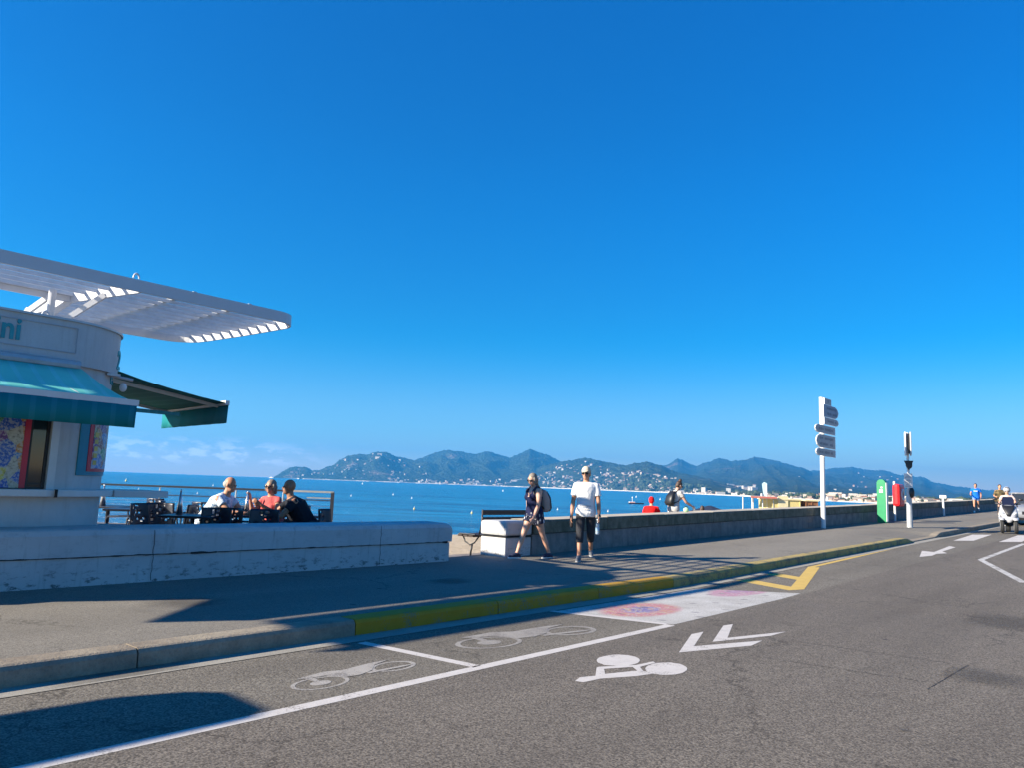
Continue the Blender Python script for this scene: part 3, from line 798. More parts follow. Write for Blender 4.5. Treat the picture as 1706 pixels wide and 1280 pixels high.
def awning(rear_a, rear_b, fr_a, fr_b, mat, valm, vdrop, label=None):
    """rear edge a-b, front edge a-b (kiosk coords)"""
    ra_, rb_, fa, fb = map(Vector, (rear_a, rear_b, fr_a, fr_b)); k = 10; mb = MB(); vs_ = []; fs = []
    for i in range(k + 1):
        for j in range(5):
            p = ra_.lerp(rb_, i / k).lerp(fa.lerp(fb, i / k), j / 4); p.z -= .03 * math.sin(math.pi * j / 4); p.z -= .012 * mn.noise(p * 2.3); vs_.append(p)
    for i in range(k):
        for j in range(4): a = i * 5 + j; fs.append((a, a + 5, a + 6, a + 1))
    mb.add(vs_, fs); cl = mb.build('awning', mat, kio, smooth=True)
    so = cl.modifiers.new('th', 'SOLIDIFY'); so.thickness = .008
    mb = MB(); vs_ = []; fs = []; out = (fa - ra_); out.z = 0; out.normalize(); k = 40
    for i in range(k + 1):
        p = fa.lerp(fb, i / k) + out * .03
        for q in (0, .5, 1): vs_.append(p + Vector((0, 0, -.03 - vdrop * q)) + out * .01 * math.sin(i * .9) * q)
    for i in range(k):
        for q in range(2): a = i * 3 + q; fs.append((a, a + 3, a + 4, a + 1))
    mb.add(vs_, fs); v = mb.build('valance', valm, cl, smooth=True); so = v.modifiers.new('th', 'SOLIDIFY'); so.thickness = .006
    MB().beam(fa - (fb - fa).normalized() * .02, fb + (fb - fa).normalized() * .02, .06, .065).build('front_bar', M_render_trim, cl)
    for t in (.12, .88):
        MB().beam(ra_.lerp(rb_, t) + Vector((0, 0, -.1)), fa.lerp(fb, t) + Vector((0, 0, -.03)), .04, .05).build('arm', M_render_trim, cl)
    MB().cyl(ra_ + Vector((0, 0, .02)), rb_ + Vector((0, 0, .02)), .06, k=10).build('roller', M_greymetal, cl)
    return cl
awning(K(-.3, 9.70, 2.63), K(3.42, 9.70, 2.63), K(-.3, 8.80, 2.20), K(3.73, 8.80, 2.20), M_awn, M_awn_d, .25)
awning(K(4.20, 13.1, 2.80), K(4.20, 10.75, 2.80), K(6.08, 13.3, 2.50), K(5.80, 10.6, 2.50), M_awn_g, M_awn_d, .27)
MB().beam(K(3.75, 8.9, 2.13), K(4.9, 10.2, 2.23), .03, .045).build('awning_bar', M_awn_g, kio)

# ------------------------------------------------------------------ slatted canopy on the kiosk roof
ZC = 3.66
can = thing('slatted_canopy', 'large white slatted sun canopy raised over the kiosk roof', 'canopy', P3(KS, KN, KZ), STREET)
M_slat = simple('louvre_grey', (.60, .61, .63), .5)
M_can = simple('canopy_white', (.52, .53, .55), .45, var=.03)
def fascia(pts, h=.15, th=.03):
    mb = MB(); n = len(pts); vs_ = []; fs = []
    for i, (s, q) in enumerate(pts):
        a = Vector(pts[max(i - 1, 0)]); b = Vector(pts[min(i + 1, n - 1)]); d = (b - a).normalized(); nn = Vector((-d.y, d.x)) * th / 2
        for e, z in ((1, 0), (-1, 0), (-1, h), (1, h)): vs_.append(K(s + nn.x * e, q + nn.y * e, ZC + z))
    for i in range(n - 1):
        for j in range(4): a = i * 4 + j; b = i * 4 + (j + 1) % 4; fs.append((a, b, b + 4, a + 4))
    fs += [(3, 2, 1, 0), tuple(range((n - 1) * 4, n * 4))]
    return mb.add(vs_, fs)
def carc(cx, cy, r, a0, a1, k=8): return [(cx + r * math.cos(R(a0 + (a1 - a0) * i / k)), cy + r * math.sin(R(a0 + (a1 - a0) * i / k))) for i in range(k + 1)]
NF = 9.65; SE = 6.32; NB_ = 12.8
front = [(-3.5, NF), (2, NF), (5.4, NF)] + carc(SE - .38, NF + .38, .38, -90, 0)
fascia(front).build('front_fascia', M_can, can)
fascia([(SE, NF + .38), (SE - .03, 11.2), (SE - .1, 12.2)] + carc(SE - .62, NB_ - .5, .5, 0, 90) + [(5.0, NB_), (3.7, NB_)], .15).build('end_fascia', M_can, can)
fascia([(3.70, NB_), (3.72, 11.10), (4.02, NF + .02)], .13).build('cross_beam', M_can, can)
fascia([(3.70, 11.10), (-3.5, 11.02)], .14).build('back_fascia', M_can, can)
def s_end(n):
    if n < NF + .38: return SE - .38 + math.sqrt(max(0, .38 ** 2 - (NF + .38 - n) ** 2)) - .02
    if n > NB_ - .5: return SE - .62 + math.sqrt(max(0, .25 - (n - NB_ + .5) ** 2)) - .02
    return SE - .1 * max(0, (n - 11.2)) - .02
mb = MB(); n = NF + .12
while n < NB_ - .05:
    s0 = 3.74 if n > 11.08 else -3.45; mb.beam(K(s0, n, ZC + .105), K(s_end(n), n, ZC + .105), .02, .05); n += .255
mb.build('slats', M_slat, can)
mb = MB()
for s in (4.7, 5.5): mb.beam(K(s, NF, ZC + .145), K(s, NB_ - .05, ZC + .145), .05, .035)
for s in (-1.2, .6, 2.1): mb.beam(K(s, NF, ZC + .145), K(s, 11.05, ZC + .145), .05, .035)
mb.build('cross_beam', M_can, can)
mb = MB(); mb.box(K(-1.05, NF + .42, ZC + .155), (4.9, .80, .025)); mb.build('added_shade_panel', M_can, can)  # unseen solid panel added over the slats to shade the pavement
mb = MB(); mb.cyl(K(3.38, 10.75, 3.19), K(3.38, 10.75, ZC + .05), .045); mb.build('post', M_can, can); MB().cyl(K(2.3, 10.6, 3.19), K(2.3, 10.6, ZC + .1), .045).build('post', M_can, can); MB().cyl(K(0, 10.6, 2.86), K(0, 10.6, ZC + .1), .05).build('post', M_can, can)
for a, b in (((3.42, 10.75, 3.22), (3.86, 10.35, ZC + .03)), ((3.30, 11.3, 3.22), (3.72, 11.1, ZC + .03)), ((3.1, 11.6, 3.22), (3.45, 11.05, ZC + .03))):
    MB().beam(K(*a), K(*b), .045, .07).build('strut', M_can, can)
def loop(s, n, z, name, par):
    pts = [K(s + .035 * math.cos(t), n, z + .06 * max(0, math.sin(t)) + .0) for t in [math.pi * i / 8 for i in range(9)]]; MB().tube(pts, .012, 6).build(name, M_can, par)
loop(3.95, NF + .03, ZC + .17, 'lifting_loop', can); loop(3.05, 9.85, 3.195, 'lifting_loop', can)
# invented sunshade, added out of view to cast shade on the parking strip
sh_ = thing('added_sunshade', 'added flat teal sunshade on two legs, out of view to shade the road', 'sunshade', P3(-3.4, 7.5, .14), STREET)
pl = [(-1.5, -.3), (.75, -.3), (.9, -.2), (.92, .3), (.75, .48), (.4, .62), (-1.5, .75)]
MB().prism(pl, 2.42, 2.47).build('shade_cloth', M_awn_d, sh_)
for x in (-1.2, -.2): MB().cyl((x, .1, 0), (x, .1, 2.42), .025).build('leg', M_whitemetal, sh_)

# ------------------------------------------------------------------ terrace furniture
FZ = .05
def chair_mesh_back():
    """curved perforated shell back"""
    mb = MB(); W, Hh = 13, 13; vs_ = []; fs = []; rnd = random.Random(3)
    for j in range(Hh + 1):
        for i in range(W + 1):
            u = (i / W - .5) * 2; v = j / Hh
            x = u * .235 * (1 - .08 * v); y = -.02 - .05 * v - .10 * (1 - u * u) + .08
            z = .44 + .44 * v
            vs_.append((x + (rnd.random() - .5) * .012 * (0 < i < W), -y - .22, z + (rnd.random() - .5) * .012 * (0 < j < Hh)))
    for j in range(Hh):
        for i in range(W):
            if 0 < i < W - 1 and 1 < j < Hh - 1 and rnd.random() < .17: continue
            a = j * (W + 1) + i; fs.append((a, a + 1, a + W + 2, a + W + 1))
    return mb.add(vs_, fs)
def make_chair(label):
    t = thing('terrace_chair', label, 'chair', (0, 0, 0))
    b = chair_mesh_back().build('backrest', M_navy, t, smooth=True); m = b.modifiers.new('t', 'SOLIDIFY'); m.thickness = .014
    MB().box((0, .02, .435), (.46, .44, .03)).build('seat', M_navy, t, bevel=.01)
    for x in (-1, 1):
        MB().cyl((x * .19, .20, .43), (x * .23, .24, 0), .017, .013).build('leg', M_navy, t); MB().cyl((x * .19, -.17, .43), (x * .23, -.25, 0), .017, .013).build('leg', M_navy, t)
        MB().tube([(x * .235, -.24, .68), (x * .26, -.05, .67), (x * .255, .16, .655), (x * .235, .21, .60), (x * .21, .2, .43)], .016, 7).build('armrest', M_navy, t)
    return t
def make_table(label):
    t = thing('terrace_table', label, 'table', (0, 0, 0))
    MB().box((0, 0, .735), (.78, .78, .035)).build('tabletop', M_navy, t, bevel=.008); MB().cyl((0, 0, .03), (0, 0, .72), .035).build('pedestal', M_navy, t)
    mb = MB(); mb.beam((-.3, -.3, .02), (.3, .3, .02), .06, .035); mb.beam((-.3, .3, .022), (.3, -.3, .022), .06, .035); mb.build('foot', M_navy, t); return t
def fl(x, Y): d = ray(x, 850); return Vector((d[0] / d[1] * Y, Y, FZ))
chairs = [(214, 12.9, 75, 'dark perforated terrace chair nearest the kiosk counter'), (268, 13.6, 20, 'dark perforated terrace chair with its back to the street, left of the empty table gap'),
          (286, 14.6, -60, 'dark perforated terrace chair half hidden behind another at the railing side'), (326, 14.4, 170, 'dark perforated chair behind the man in the pale shirt'),
          (366, 12.4, 10, 'dark perforated chair right in front of the man in the pale shirt'), (402, 12.5, -20, 'dark perforated chair between the pale shirted man and the woman'),
          (342, 13.2, -85, 'dark chair the man in the pale patterned shirt sits on'), (447, 12.5, 5, 'dark perforated chair in front of the woman in coral'),
          (462, 14.0, 190, 'dark chair the woman in coral sits on'), (521, 13.3, 80, 'dark chair the man in the black shirt sits on'),
          (528, 14.8, -65, 'dark perforated chair at the right end of the terrace group'), (243, 15.5, 160, 'dark perforated chair facing the street near the railing post')]
proto = make_chair(chairs[0][3]); GC = 'perforated chairs on the terrace'
for i, (x, Y, a, lab) in enumerate(chairs):
    if i == 0: proto.location = fl(x, Y); proto.rotation_euler.z = R(a); proto['group'] = GC
    else: dup(proto, fl(x, Y), R(a), lab, GC)
tables = [(222, 13.6, 12, 'dark square terrace table beside the kiosk corner'), (322, 12.2, 5, 'dark square terrace table in front of the pale shirted man'), (425, 12.95, 8, 'dark square table the three seated people lean on'), (180, 14.4, 0, 'dark terrace table half hidden by the kiosk wall')]
tp_ = make_table(tables[0][3]); GT = 'dark tables on the terrace'
for i, (x, Y, a, lab) in enumerate(tables):
    if i == 0: tp_.location = fl(x, Y); tp_.rotation_euler.z = R(a); tp_['group'] = GT
    else: dup(tp_, fl(x, Y), R(a), lab, GT)
c = fl(443, 12.95); mb = MB(); mb.cyl(c + Vector((0, 0, .755)), c + Vector((0, 0, .84)), .028, .042, 14); mb.cyl(c + Vector((0, 0, .752)), c + Vector((0, 0, .758)), .07, .075, 14)
tag(mb.build('coffee_cup', M_render_trim, smooth=False), 'white coffee cup on its saucer in front of the seated woman', 'cup')
for x, lab in ((404, 'small clear glass standing on the table by the pale shirted man'), ):
    c = fl(x, 13.05); MB().cyl(c + Vector((0, 0, .753)), c + Vector((0, 0, .9)), .03, .035, 12).build('drinking_glass', Mat('glass_tumbler').set((.6, .65, .65), .1)); tag(D.objects['drinking_glass'], lab, 'glass')
def folded_napkin(x, Y, lab):
    c = fl(x, Y); mb = MB(); mb.cyl(c + Vector((0, 0, .753)), c + Vector((0, 0, 1.10)), .055, .012, 10); mb.cyl(c + Vector((0, 0, 1.1)), c + Vector((0, 0, 1.14)), .016, .01, 8); tag(mb.build('menu_cone', M_steel, smooth=True), lab, 'table stand', 'shiny cone stands on the tables')
folded_napkin(411, 13.05, 'shiny cone shaped stand on the table between the seated people'); folded_napkin(299, 12.3, 'shiny cone shaped stand on the empty table left of the men'); folded_napkin(170, 14.3, 'shiny cone shaped stand beside the kiosk wall')
c = fl(181, 11.9); o = thing('cool_box', 'dark navy box standing beside the kiosk corner on the terrace', 'box', c, R(10)); MB().box((0, 0, .27), (.42, .4, .54)).build('body', simple('navy_box', (.012, .02, .08), .5), o, bevel=.02); MB().box((0, 0, .56), (.44, .42, .04)).build('lid', M_black, o, bevel=.01)

# bench behind the gap
bn = thing('bench', 'dark brown slatted bench behind the white end block', 'bench', P3(11.35, 10.65, -.06), STREET)
def bb(c, d, name, m=M_wood_dark, bev=.012): MB().box(c, d).build(name, m, bn, bevel=bev)
for i in range(3): bb((.9, .16 + .15 * i, .47), (1.8, .13, .05), 'seat_slat')
for z in (.80, .94): bb((.95, -.04, z), (1.7, .04, .10), 'back_slat')
for x in (.12, 1.6):
    mb = MB(); mb.tube([(x, .48, .45), (x, .42, .34), (x, .28, .28), (x, .16, .33), (x, .05, .45)], .016, 8); mb.tube([(x, .22, .29), (x, .25, .15), (x, .26, 0)], .02, 8); mb.tube([(x, .05, .45), (x, -.02, .7), (x, -.03, 1.0)], .018, 8); mb.build('leg', M_black, bn, smooth=True)
bb((.0, .25, .50), (.04, .45, .03), 'armrest', M_black)
struct(MB().box(P3(12.2, 11.0, -.16), (2.1, 1.3, .2), STREET).build('bench_slab', M_wall_grey))

# ------------------------------------------------------------------ signs and posts
def root_px(name, x, y, label, cat, rz=0, z=.14, group=None):
    s, n = ground(x, y, z); return thing(name, label, cat, P3(s, n, z), rz, group)
M_signback = simple('sign_face_grey', (.40, .39, .385), .6, var=.1); M_signblue = simple('sign_face_bluish', (.27, .31, .38), .6)
M_txt = simple('sign_print', (.10, .11, .14), .6)
sp = root_px('direction_sign', 1372, 881, 'tall white post carrying five grey arrow shaped direction boards', 'sign', STREET)
MB().cyl((0, 0, 0), (0, 0, 4.36), .075, .075, 16).build('pole', M_whitemetal, sp, smooth=False)
MB().cyl((0, 0, 4.36), (0, 0, 4.375), .08, .08, 16).build('pole_cap', M_whitemetal, sp)
def board(zc, h, x0, x1, arrow, mat, rows, name='arrow_board'):
    a = min(h * .95, .34); x0 *= 2.7; x1 *= 2.7
    if arrow > 0: pts = [(x0, -h / 2), (x1 - a, -h / 2), (x1 - a * .3, -h * .32), (x1, 0), (x1 - a * .3, h * .32), (x1 - a, h / 2), (x0, h / 2)]
    elif arrow < 0: pts = [(x1, -h / 2), (x0 + a, -h / 2), (x0 + a * .3, -h * .32), (x0, 0), (x0 + a * .3, h * .32), (x0 + a, h / 2), (x1, h / 2)]
    else: pts = [(x0, -h / 2), (x1, -h / 2), (x1, h / 2), (x0, h / 2)]
    b = MB().extr([(x, -.12, zc + z) for x, z in pts], (0, .035, 0)).build(name, M_whitemetal, sp)
    q = .93; cx = (x0 + x1) / 2
    MB().extr([(cx + (x - cx) * q, -.124, zc + z * (1 - .03 / h)) for x, z in pts], (0, .003, 0)).build('face', mat, b)
    mb = MB(); rr = random.Random(int(zc * 100))
    for i in range(rows):
        z = zc + (i - (rows - 1) / 2) * h / (rows + .3); x = x0 + .3
        while x < x1 - .3:
            w = rr.uniform(.05, .12); mb.box((x + w / 2, -.1262, z), (w * .45, .002, rr.uniform(.05, .10))); x += w * (1 if rr.random() < .8 else 2.2)
    mb.build('print', M_txt, b)
board(4.24, .22, -.02, .23, 0, M_signback, 1); board(3.92, .42, -.06, .50, 1, M_signblue, 2); board(3.575, .24, -.04, .50, 1, M_signback, 1)
board(3.27, .27, -.36, .36, -1, M_signback, 1); board(2.87, .44, -.33, .36, -1, M_signback, 2); board(2.50, .25, -.34, .36, -1, M_signback, 1)

ps = root_px('crossing_post', 1516, 880, 'grey crossing post with edge on traffic signs, black lamp and placard', 'sign post', R(-26))
MB().cyl((0, 0, 0), (0, 0, 1.35), .10, .085, 14).build('pole_base', M_greymetal, ps); MB().cyl((0, 0, 1.35), (0, 0, 3.35), .045, .045, 12).build('pole', M_whitemetal, ps)
for dx, m_ in ((-.07, M_whitemetal), (.10, M_greymetal)):
    MB().box((dx, -.0, 2.95), (.05, .62, .82)).build('traffic_sign', m_, ps, bevel=.015)
MB().box((.05, -.02, 2.95), (.06, .5, .7)).build('sign_bracket', M_black, ps)
mb = MB(); mb.ell((.03, -.06, 2.20), (.11, .10, .15)); mb.extr([(-.13, -.12, 2.34), (.17, -.12, 2.34), (.02, -.12, 1.98)], (0, -.1, 0)); mb.build('signal_lamp', M_black, ps)
b = MB().box((-.01, -.1, 1.64), (.27, .02, .50)).build('placard', M_whitemetal, ps); mb = MB()
for i in range(9): mb.box((-.01, -.1125, 1.44 + i * .05), (.2 - .05 * (i % 3), .003, .014))
mb.build('print', M_txt, b)
mb = MB(); mb.ell((.09, -.06, 1.22), (.09, .10, .19)); mb.build('push_button_box', M_black, ps)

lb = root_px('lifebuoy_station', 1494, 869, 'red lifebuoy cabinet on a white post by the sea wall', 'lifebuoy', STREET)
MB().cyl((-.03, .05, 0), (-.03, .05, 1.62), .045).build('post', M_whitemetal, lb)
M_redp = simple('red_cabinet', (.72, .012, .015), .35)
MB().box((0, -.10, 1.05), (.78, .30, .92)).build('cabinet', M_redp, lb, bevel=.10)
tor = MB(); pts = [(.17 * math.cos(t), -.255, 1.08 + .21 * math.sin(t)) for t in [2 * math.pi * i / 24 for i in range(25)]]; tor.tube(pts, .035, 8); tor.build('ring_emblem', M_whitemetal, lb, smooth=True)
mb = MB(); mb.ell((0, -.25, 1.08), (.13, .02, .17)); mb.build('emblem_centre', simple('dark_red', (.25, .01, .015)), lb)

gp = root_px('information_board', 1471, 872, 'tall green board with a white emblem and pale edge by the wall', 'board', STREET)
M_green = simple('green_board', (.008, .23, .085), .4, var=.1)
poly = [(-.16, .0), (.16, .0), (.16, 1.56), (.11, 1.64), (.04, 1.68), (-.06, 1.67), (-.13, 1.62), (-.16, 1.55)]
MB().extr([(-.14, -y, z) for y, z in poly], (.26, 0, 0)).build('board', M_green, gp)
MB().box((-.005, -.175, .80), (.24, .025, 1.5)).build('edge_strip', M_whitemetal, gp)
mb = MB(); mb.box((-.146, .0, 1.22), (.01, .13, .12)); mb.box((-.147, -.02, 1.36), (.01, .07, .06)); mb.build('emblem', M_whitemetal, gp)

wp = root_px('white_post', 1572, 860, 'short white post with a flat cross plate against the wall', 'post', R(-20))
MB().cyl((.02, 0, 0), (0, 0, .98), .05, .05).build('pole', M_whitemetal, wp); MB().box((0, -.02, .93), (.30, .05, .16)).build('plate', M_whitemetal, wp, bevel=.01)
# white sign panel at the right edge
c = at_depth(1709, 790, 30); s_, n_ = c.x * U[0] + c.y * U[1], c.x * N[0] + c.y * N[1]
o = thing('road_sign', 'white sign panel on a thin post at the right edge', 'sign', P3(s_ + .35, n_ - .3, .0), R(-30)); gz = o.location.z
MB().cyl((.3, .04, 0), (.3, .04, c.z - gz + .3), .03).build('pole', M_greymetal, o); MB().box((.12, 0, c.z - gz), (.55, .03, .47)).build('panel', M_whitemetal, o, bevel=.01)

# ------------------------------------------------------------------ people
def skin_mat(name, col):
    m = Mat(name); n = m.noise(7, 5, .6); c = m.mix(m.map(n, .35, .7), col, (col[0] * .85, col[1] * .72, col[2] * .68))
    m.set(c, .5, 0, .35); m.b.inputs['Subsurface Weight'].default_value = .08; m.b.inputs['Subsurface Radius'].default_value = (.02, .008, .004); return m.m
M_skin = skin_mat('skin_tanned', (.50, .27, .17)); M_skin2 = skin_mat('skin_fair', (.58, .35, .25)); M_skin3 = skin_mat('skin_brown', (.36, .18, .105))
def cloth(name, a, b=None, scale=30, rough=.85, thr=(.5, .55)):
    m = Mat(name); n = m.noise(5, 4, .6)
    c = m.mix(m.map(n, .35, .7, 0, .3), a, tuple(x * .8 for x in a))
    if b is not None:
        v = m.noise(scale, 3, .6, dist=.5); c = m.mix(m.map(v, *thr), c, b)
    m.set(c, rough, 0, .15); m.bump(m.noise(14, 4, .6), .35, .02); return m.m
M_white_tee = cloth('white_cotton', (.78, .77, .75)); M_navy_c = cloth('navy_cotton', (.012, .016, .05)); M_char = cloth('charcoal_cotton', (.035, .035, .04))
M_eye = simple('eye_dark', (.02, .015, .012), .2); M_lip = simple('lips', (.38, .12, .10), .5); M_shades = simple('dark_glasses', (.01, .01, .012), .15)
def V(*a): return Vector(a)
def person(label, loc, rz, H=1.72, skin=None, female=False, lean=0, leg=((10, 8), (-12, 10)), arm=((8, 10, 6), (-8, 10, 6)), head=(0, 0), sit=None, bulk=1.0,
           hair=None, hair_len=0, cap=None, top=None, sleeve=.0, bottom=None, pant=.35, shoes=None, glasses=False, group=None, fing=True, vox=.011, twist=0, shoe_h=.0):
    """joints: leg=((thigh fwd, knee bend) right, left), arm=((swing fwd, elbow bend, abduct) right, left); faces +Y"""
    k = H / 1.75; t = thing('person', label, 'person', loc, rz, group)
    A, T_, S_ = .085 * k, .425 * k, .415 * k
    def rx(v, a): return Matrix.Rotation(R(a), 3, 'X') @ v
    J = {}
    # leg directions in pelvis frame
    for i, s in ((0, 1), (1, -1)):
        th, kn = leg[i]; d1 = rx(V(0, 0, -1), th); d2 = rx(V(0, 0, -1), th - kn)
        J['hip', s] = V(s * .088 * k, 0, 0); J['knee', s] = J['hip', s] + d1 * T_ + V(s * .005, 0, 0); J['ankle', s] = J['knee', s] + d2 * S_
    hz = sit if sit else -min(J['ankle', 1].z, J['ankle', -1].z) + A
    for q in list(J): J[q] = J[q] + V(0, 0, hz)
    sp = V(0, math.sin(R(lean)), math.cos(R(lean))); tf = V(0, math.cos(R(lean)), -math.sin(R(lean)))
    P = V(0, 0, hz); tr = Matrix.Rotation(R(twist), 3, 'Z'); 
    def torso(x, y, z): 
        w = V(x, 0, 0) * k + tf * y * k; 
        if z > .2: w = tr @ w
        return P + sp * z * k + w
    for i, s in ((0, 1), (1, -1)):
        sw, el, ab = arm[i]
        sh = torso(s * (.172 if female else .188), 0, .440); J['sh', s] = sh
        d1 = V(s * math.sin(R(ab)), 0, -math.cos(R(ab))); d1 = tr @ rx(d1, sw + 0); elb = sh + d1 * .30 * k
        inn = V(-s * math.sin(R(ab * .6)), 0, 0) if el > 40 else V(0, 0, 0)
        d2 = tr @ rx(V(s * math.sin(R(ab * .5)), 0, -1), sw + el); d2 = (d2 + inn).normalized(); wr = elb + d2 * .25 * k
        J['el', s] = elb; J['wr', s] = wr; J['fa', s] = d2
    neck = torso(0, -.005, .52); hd = torso(0, .02, .52) + V(0, 0, .0); hp, hy = head
    HM = Matrix.Rotation(R(hy), 3, 'Z') @ Matrix.Rotation(R(-hp), 3, 'X')
    hc = neck + HM @ V(0, .025 * k, .135 * k) + sp * .01
    w = bulk
    def rings(e, fem=female, z0=-.10, z1=.53, sh=True):
        if fem: R_ = [(-.12, .15, .10), (-.04, .178, .125), (.04, .172, .118), (.14, .140, .100), (.24, .138, .105), (.33, .150, .125), (.42, .160, .10), (.47, .145, .075), (.51, .075, .055), (.55, .052, .05)]
        else: R_ = [(-.12, .14, .10), (-.04, .165, .115), (.06, .160, .112), (.16, .155, .112), (.26, .162, .12), (.36, .178, .125), (.43, .182, .105), (.475, .165, .08), (.51, .09, .06), (.55, .06, .055)]
        out = []
        for z, x, y in R_:
            if z < z0 - .001 or z > z1 + .001: continue
            m = tr if z > .2 else Matrix.Identity(3)
            out.append((torso(0, .0, z), m @ V((x * (w if z < .4 else 1) + e) * k, 0, 0), m @ (tf * (y * (w if z < .4 else 1) + e) * k)))
        return out
    # ---- body: one surface
    mb = MB(); mb.loft(rings(0))
    mb.cap(neck - sp * .03 * k, .058 * k, hc - HM @ V(0, .02, .06) * k, .052 * k)
    mb.ell(hc + HM @ V(0, -.012, .025) * k, (.074 * k, .092 * k, .098 * k), HM); mb.ell(hc + HM @ V(0, .018, -.045) * k, (.056 * k, .066 * k, .068 * k), HM)
    mb.ell(hc + HM @ V(0, .085, -.012) * k, (.013 * k, .02 * k, .026 * k), HM); mb.ell(hc + HM @ V(0, .055, -.085) * k, (.026 * k, .025 * k, .02 * k), HM)
    for s in (1, -1):
        mb.ell(hc + HM @ V(s * .076, -.008, -.005) * k, (.012 * k, .02 * k, .032 * k), HM)
        hip, kn, an = J['hip', s], J['knee', s], J['ankle', s]
        mb.cap(hip, .088 * k * w, kn, .056 * k); mid = kn.lerp(an, .32); dk = (an - kn).normalized(); back = V(0, -1, 0) - dk * (V(0, -1, 0).dot(dk)); 
        mb.cap(kn, .054 * k, an, .036 * k); mb.cap(kn.lerp(an, .15) + back * .012, .045 * k, kn.lerp(an, .45) + back * .014, .046 * k)
        toe = an + V(s * .02 * k, .15 * k, -.055 * k); heel = an + V(0, -.045 * k, -.045 * k)
        if leg[0 if s == 1 else 1][1] > 35 and not sit:
            q = leg[0 if s == 1 else 1]; a_ = q[0] - q[1]; toe = an + rx(V(s * .01, .10, -.10) * k, a_ * .6); heel = an + rx(V(0, -.05, -.04) * k, a_ * .6)
        J['toe', s] = toe; J['heel', s] = heel
        mb.cap(heel, .034 * k, toe, .026 * k); mb.cap(an, .037 * k, toe.lerp(an, .35), .032 * k)
        sh, el, wr, fa = J['sh', s], J['el', s], J['wr', s], J['fa', s]
        mb.cap(torso(s * .12, 0, .44), .062 * k, sh, .056 * k); mb.cap(sh, .053 * k * min(w, 1.12), el, .040 * k); mb.cap(el, .040 * k, el.lerp(wr, .35), .041 * k); mb.cap(el.lerp(wr, .35), .041 * k, wr, .026 * k)
        # hand: palm, four unequal curled fingers, thumb
        side = V(0, 1, 0) - fa * fa.y; side = side.normalized() if side.length > .1 else V(0, 0, 1)   # thumb side points forward
        palmn = fa.cross(side).normalized() * s   # towards the body
        pc = wr + fa * .05 * k; mb.loft([(wr, side * .024 * k, palmn * .017 * k), (pc, side * .038 * k, palmn * .015 * k), (wr + fa * .092 * k, side * .040 * k, palmn * .013 * k)], 12)
        inw = -palmn
        for q, (off, L) in enumerate(((.030, .068), (.010, .078), (-.010, .072), (-.030, .056))):
            b0 = wr + fa * .088 * k + side * off * k; b1 = b0 + (fa * .9 + inw * .35) * L * .5 * k; b2 = b1 + (fa * .55 + inw * .8) * L * .5 * k
            mb.cap(b0, .0095 * k, b1, .009 * k); mb.cap(b1, .009 * k, b2, .0075 * k)
        t0 = wr + fa * .035 * k + side * .028 * k; t1 = t0 + (side * .7 + fa * .6 + inw * .3) * .035 * k; t2 = t1 + (fa * .9 + inw * .4 + side * .1) * .03 * k
        mb.cap(t0, .013 * k, t1, .011 * k); mb.cap(t1, .011 * k, t2, .009 * k)
        J['palm', s] = pc + fa * .04 * k + inw * .03 * k
    if female: 
        for s in (1, -1): mb.ell(torso(s * .075, .095, .33), (.068 * k, .055 * k, .066 * k))
    body = blob(mb, 'body', skin or M_skin, t, vox, 3)
    # ---- face details
    mb = MB()
    for s in (1, -1): mb.ell(hc + HM @ V(s * .032, .078, .005) * k, (.013 * k, .008 * k, .007 * k), HM, 8, 6)
    if not glasses: mb.build('eyes', M_eye, t, smooth=True)
    else:
        mb = MB()
        for s in (1, -1): mb.ell(hc + HM @ V(s * .035, .088, .006) * k, (.032 * k, .012 * k, .022 * k), HM, 12, 8); mb.beam(hc + HM @ V(s * .06, .08, .01) * k, hc + HM @ V(s * .079, -.01, .012) * k, .006)
        mb.beam(hc + HM @ V(-.01, .095, .01) * k, hc + HM @ V(.01, .095, .01) * k, .008); mb.build('sunglasses', M_shades, t, smooth=True)
    mb = MB(); mb.ell(hc + HM @ V(0, .079, -.052) * k, (.022 * k, .008 * k, .007 * k), HM, 10, 6); mb.build('mouth', M_lip, t, smooth=True)
    if hair is not None:
        mb = MB(); mb.ell(hc + HM @ V(0, -.025, .045) * k, (.084 * k, .095 * k, .092 * k), HM)
        mb.ell(hc + HM @ V(0, -.05, .0) * k, (.080 * k, .072 * k, .09 * k), HM)
        if sit and hair is M_hair_white: mb = MB(); mb.ell(hc + HM @ V(0, -.040, .012) * k, (.082 * k, .080 * k, .066 * k), HM)
        if hair_len > 0:
            for s in (1, 0, -1): mb.cap(hc + HM @ V(s * .06, -.045, .0) * k, .042 * k, hc + HM @ V(s * .062, -.06, -.08) * k - V(0, 0, hair_len * .5), .03 * k)
            for s in (1, -1): mb.cap(hc + HM @ V(s * .078, .02, .03) * k, .022 * k, hc + HM @ V(s * .078, .02, -.06) * k, .018 * k)
        if hair_len < 0: mb.ell(hc + HM @ V(0, -.03, .15) * k, (.05 * k, .05 * k, .05 * k))
        h = blob(mb, 'hair', hair, t, .010, 1)
    if cap is not None:
        mb = MB(); mb.ell(hc + HM @ V(0, -.01, .05) * k, (.086 * k, .102 * k, .088 * k), HM); 
        mb.loft([(hc + HM @ V(0, .06, .055) * k, HM @ V(.07, 0, 0) * k, HM @ V(0, 0, .012) * k), (hc + HM @ V(0, .12, .045) * k, HM @ V(.062, 0, 0) * k, HM @ V(0, 0, .007) * k), (hc + HM @ V(0, .155, .030) * k, HM @ V(.035, 0, 0) * k, HM @ V(0, 0, .005) * k)], 16)
        c_ = blob(mb, 'cap', cap, t, .009, 2)
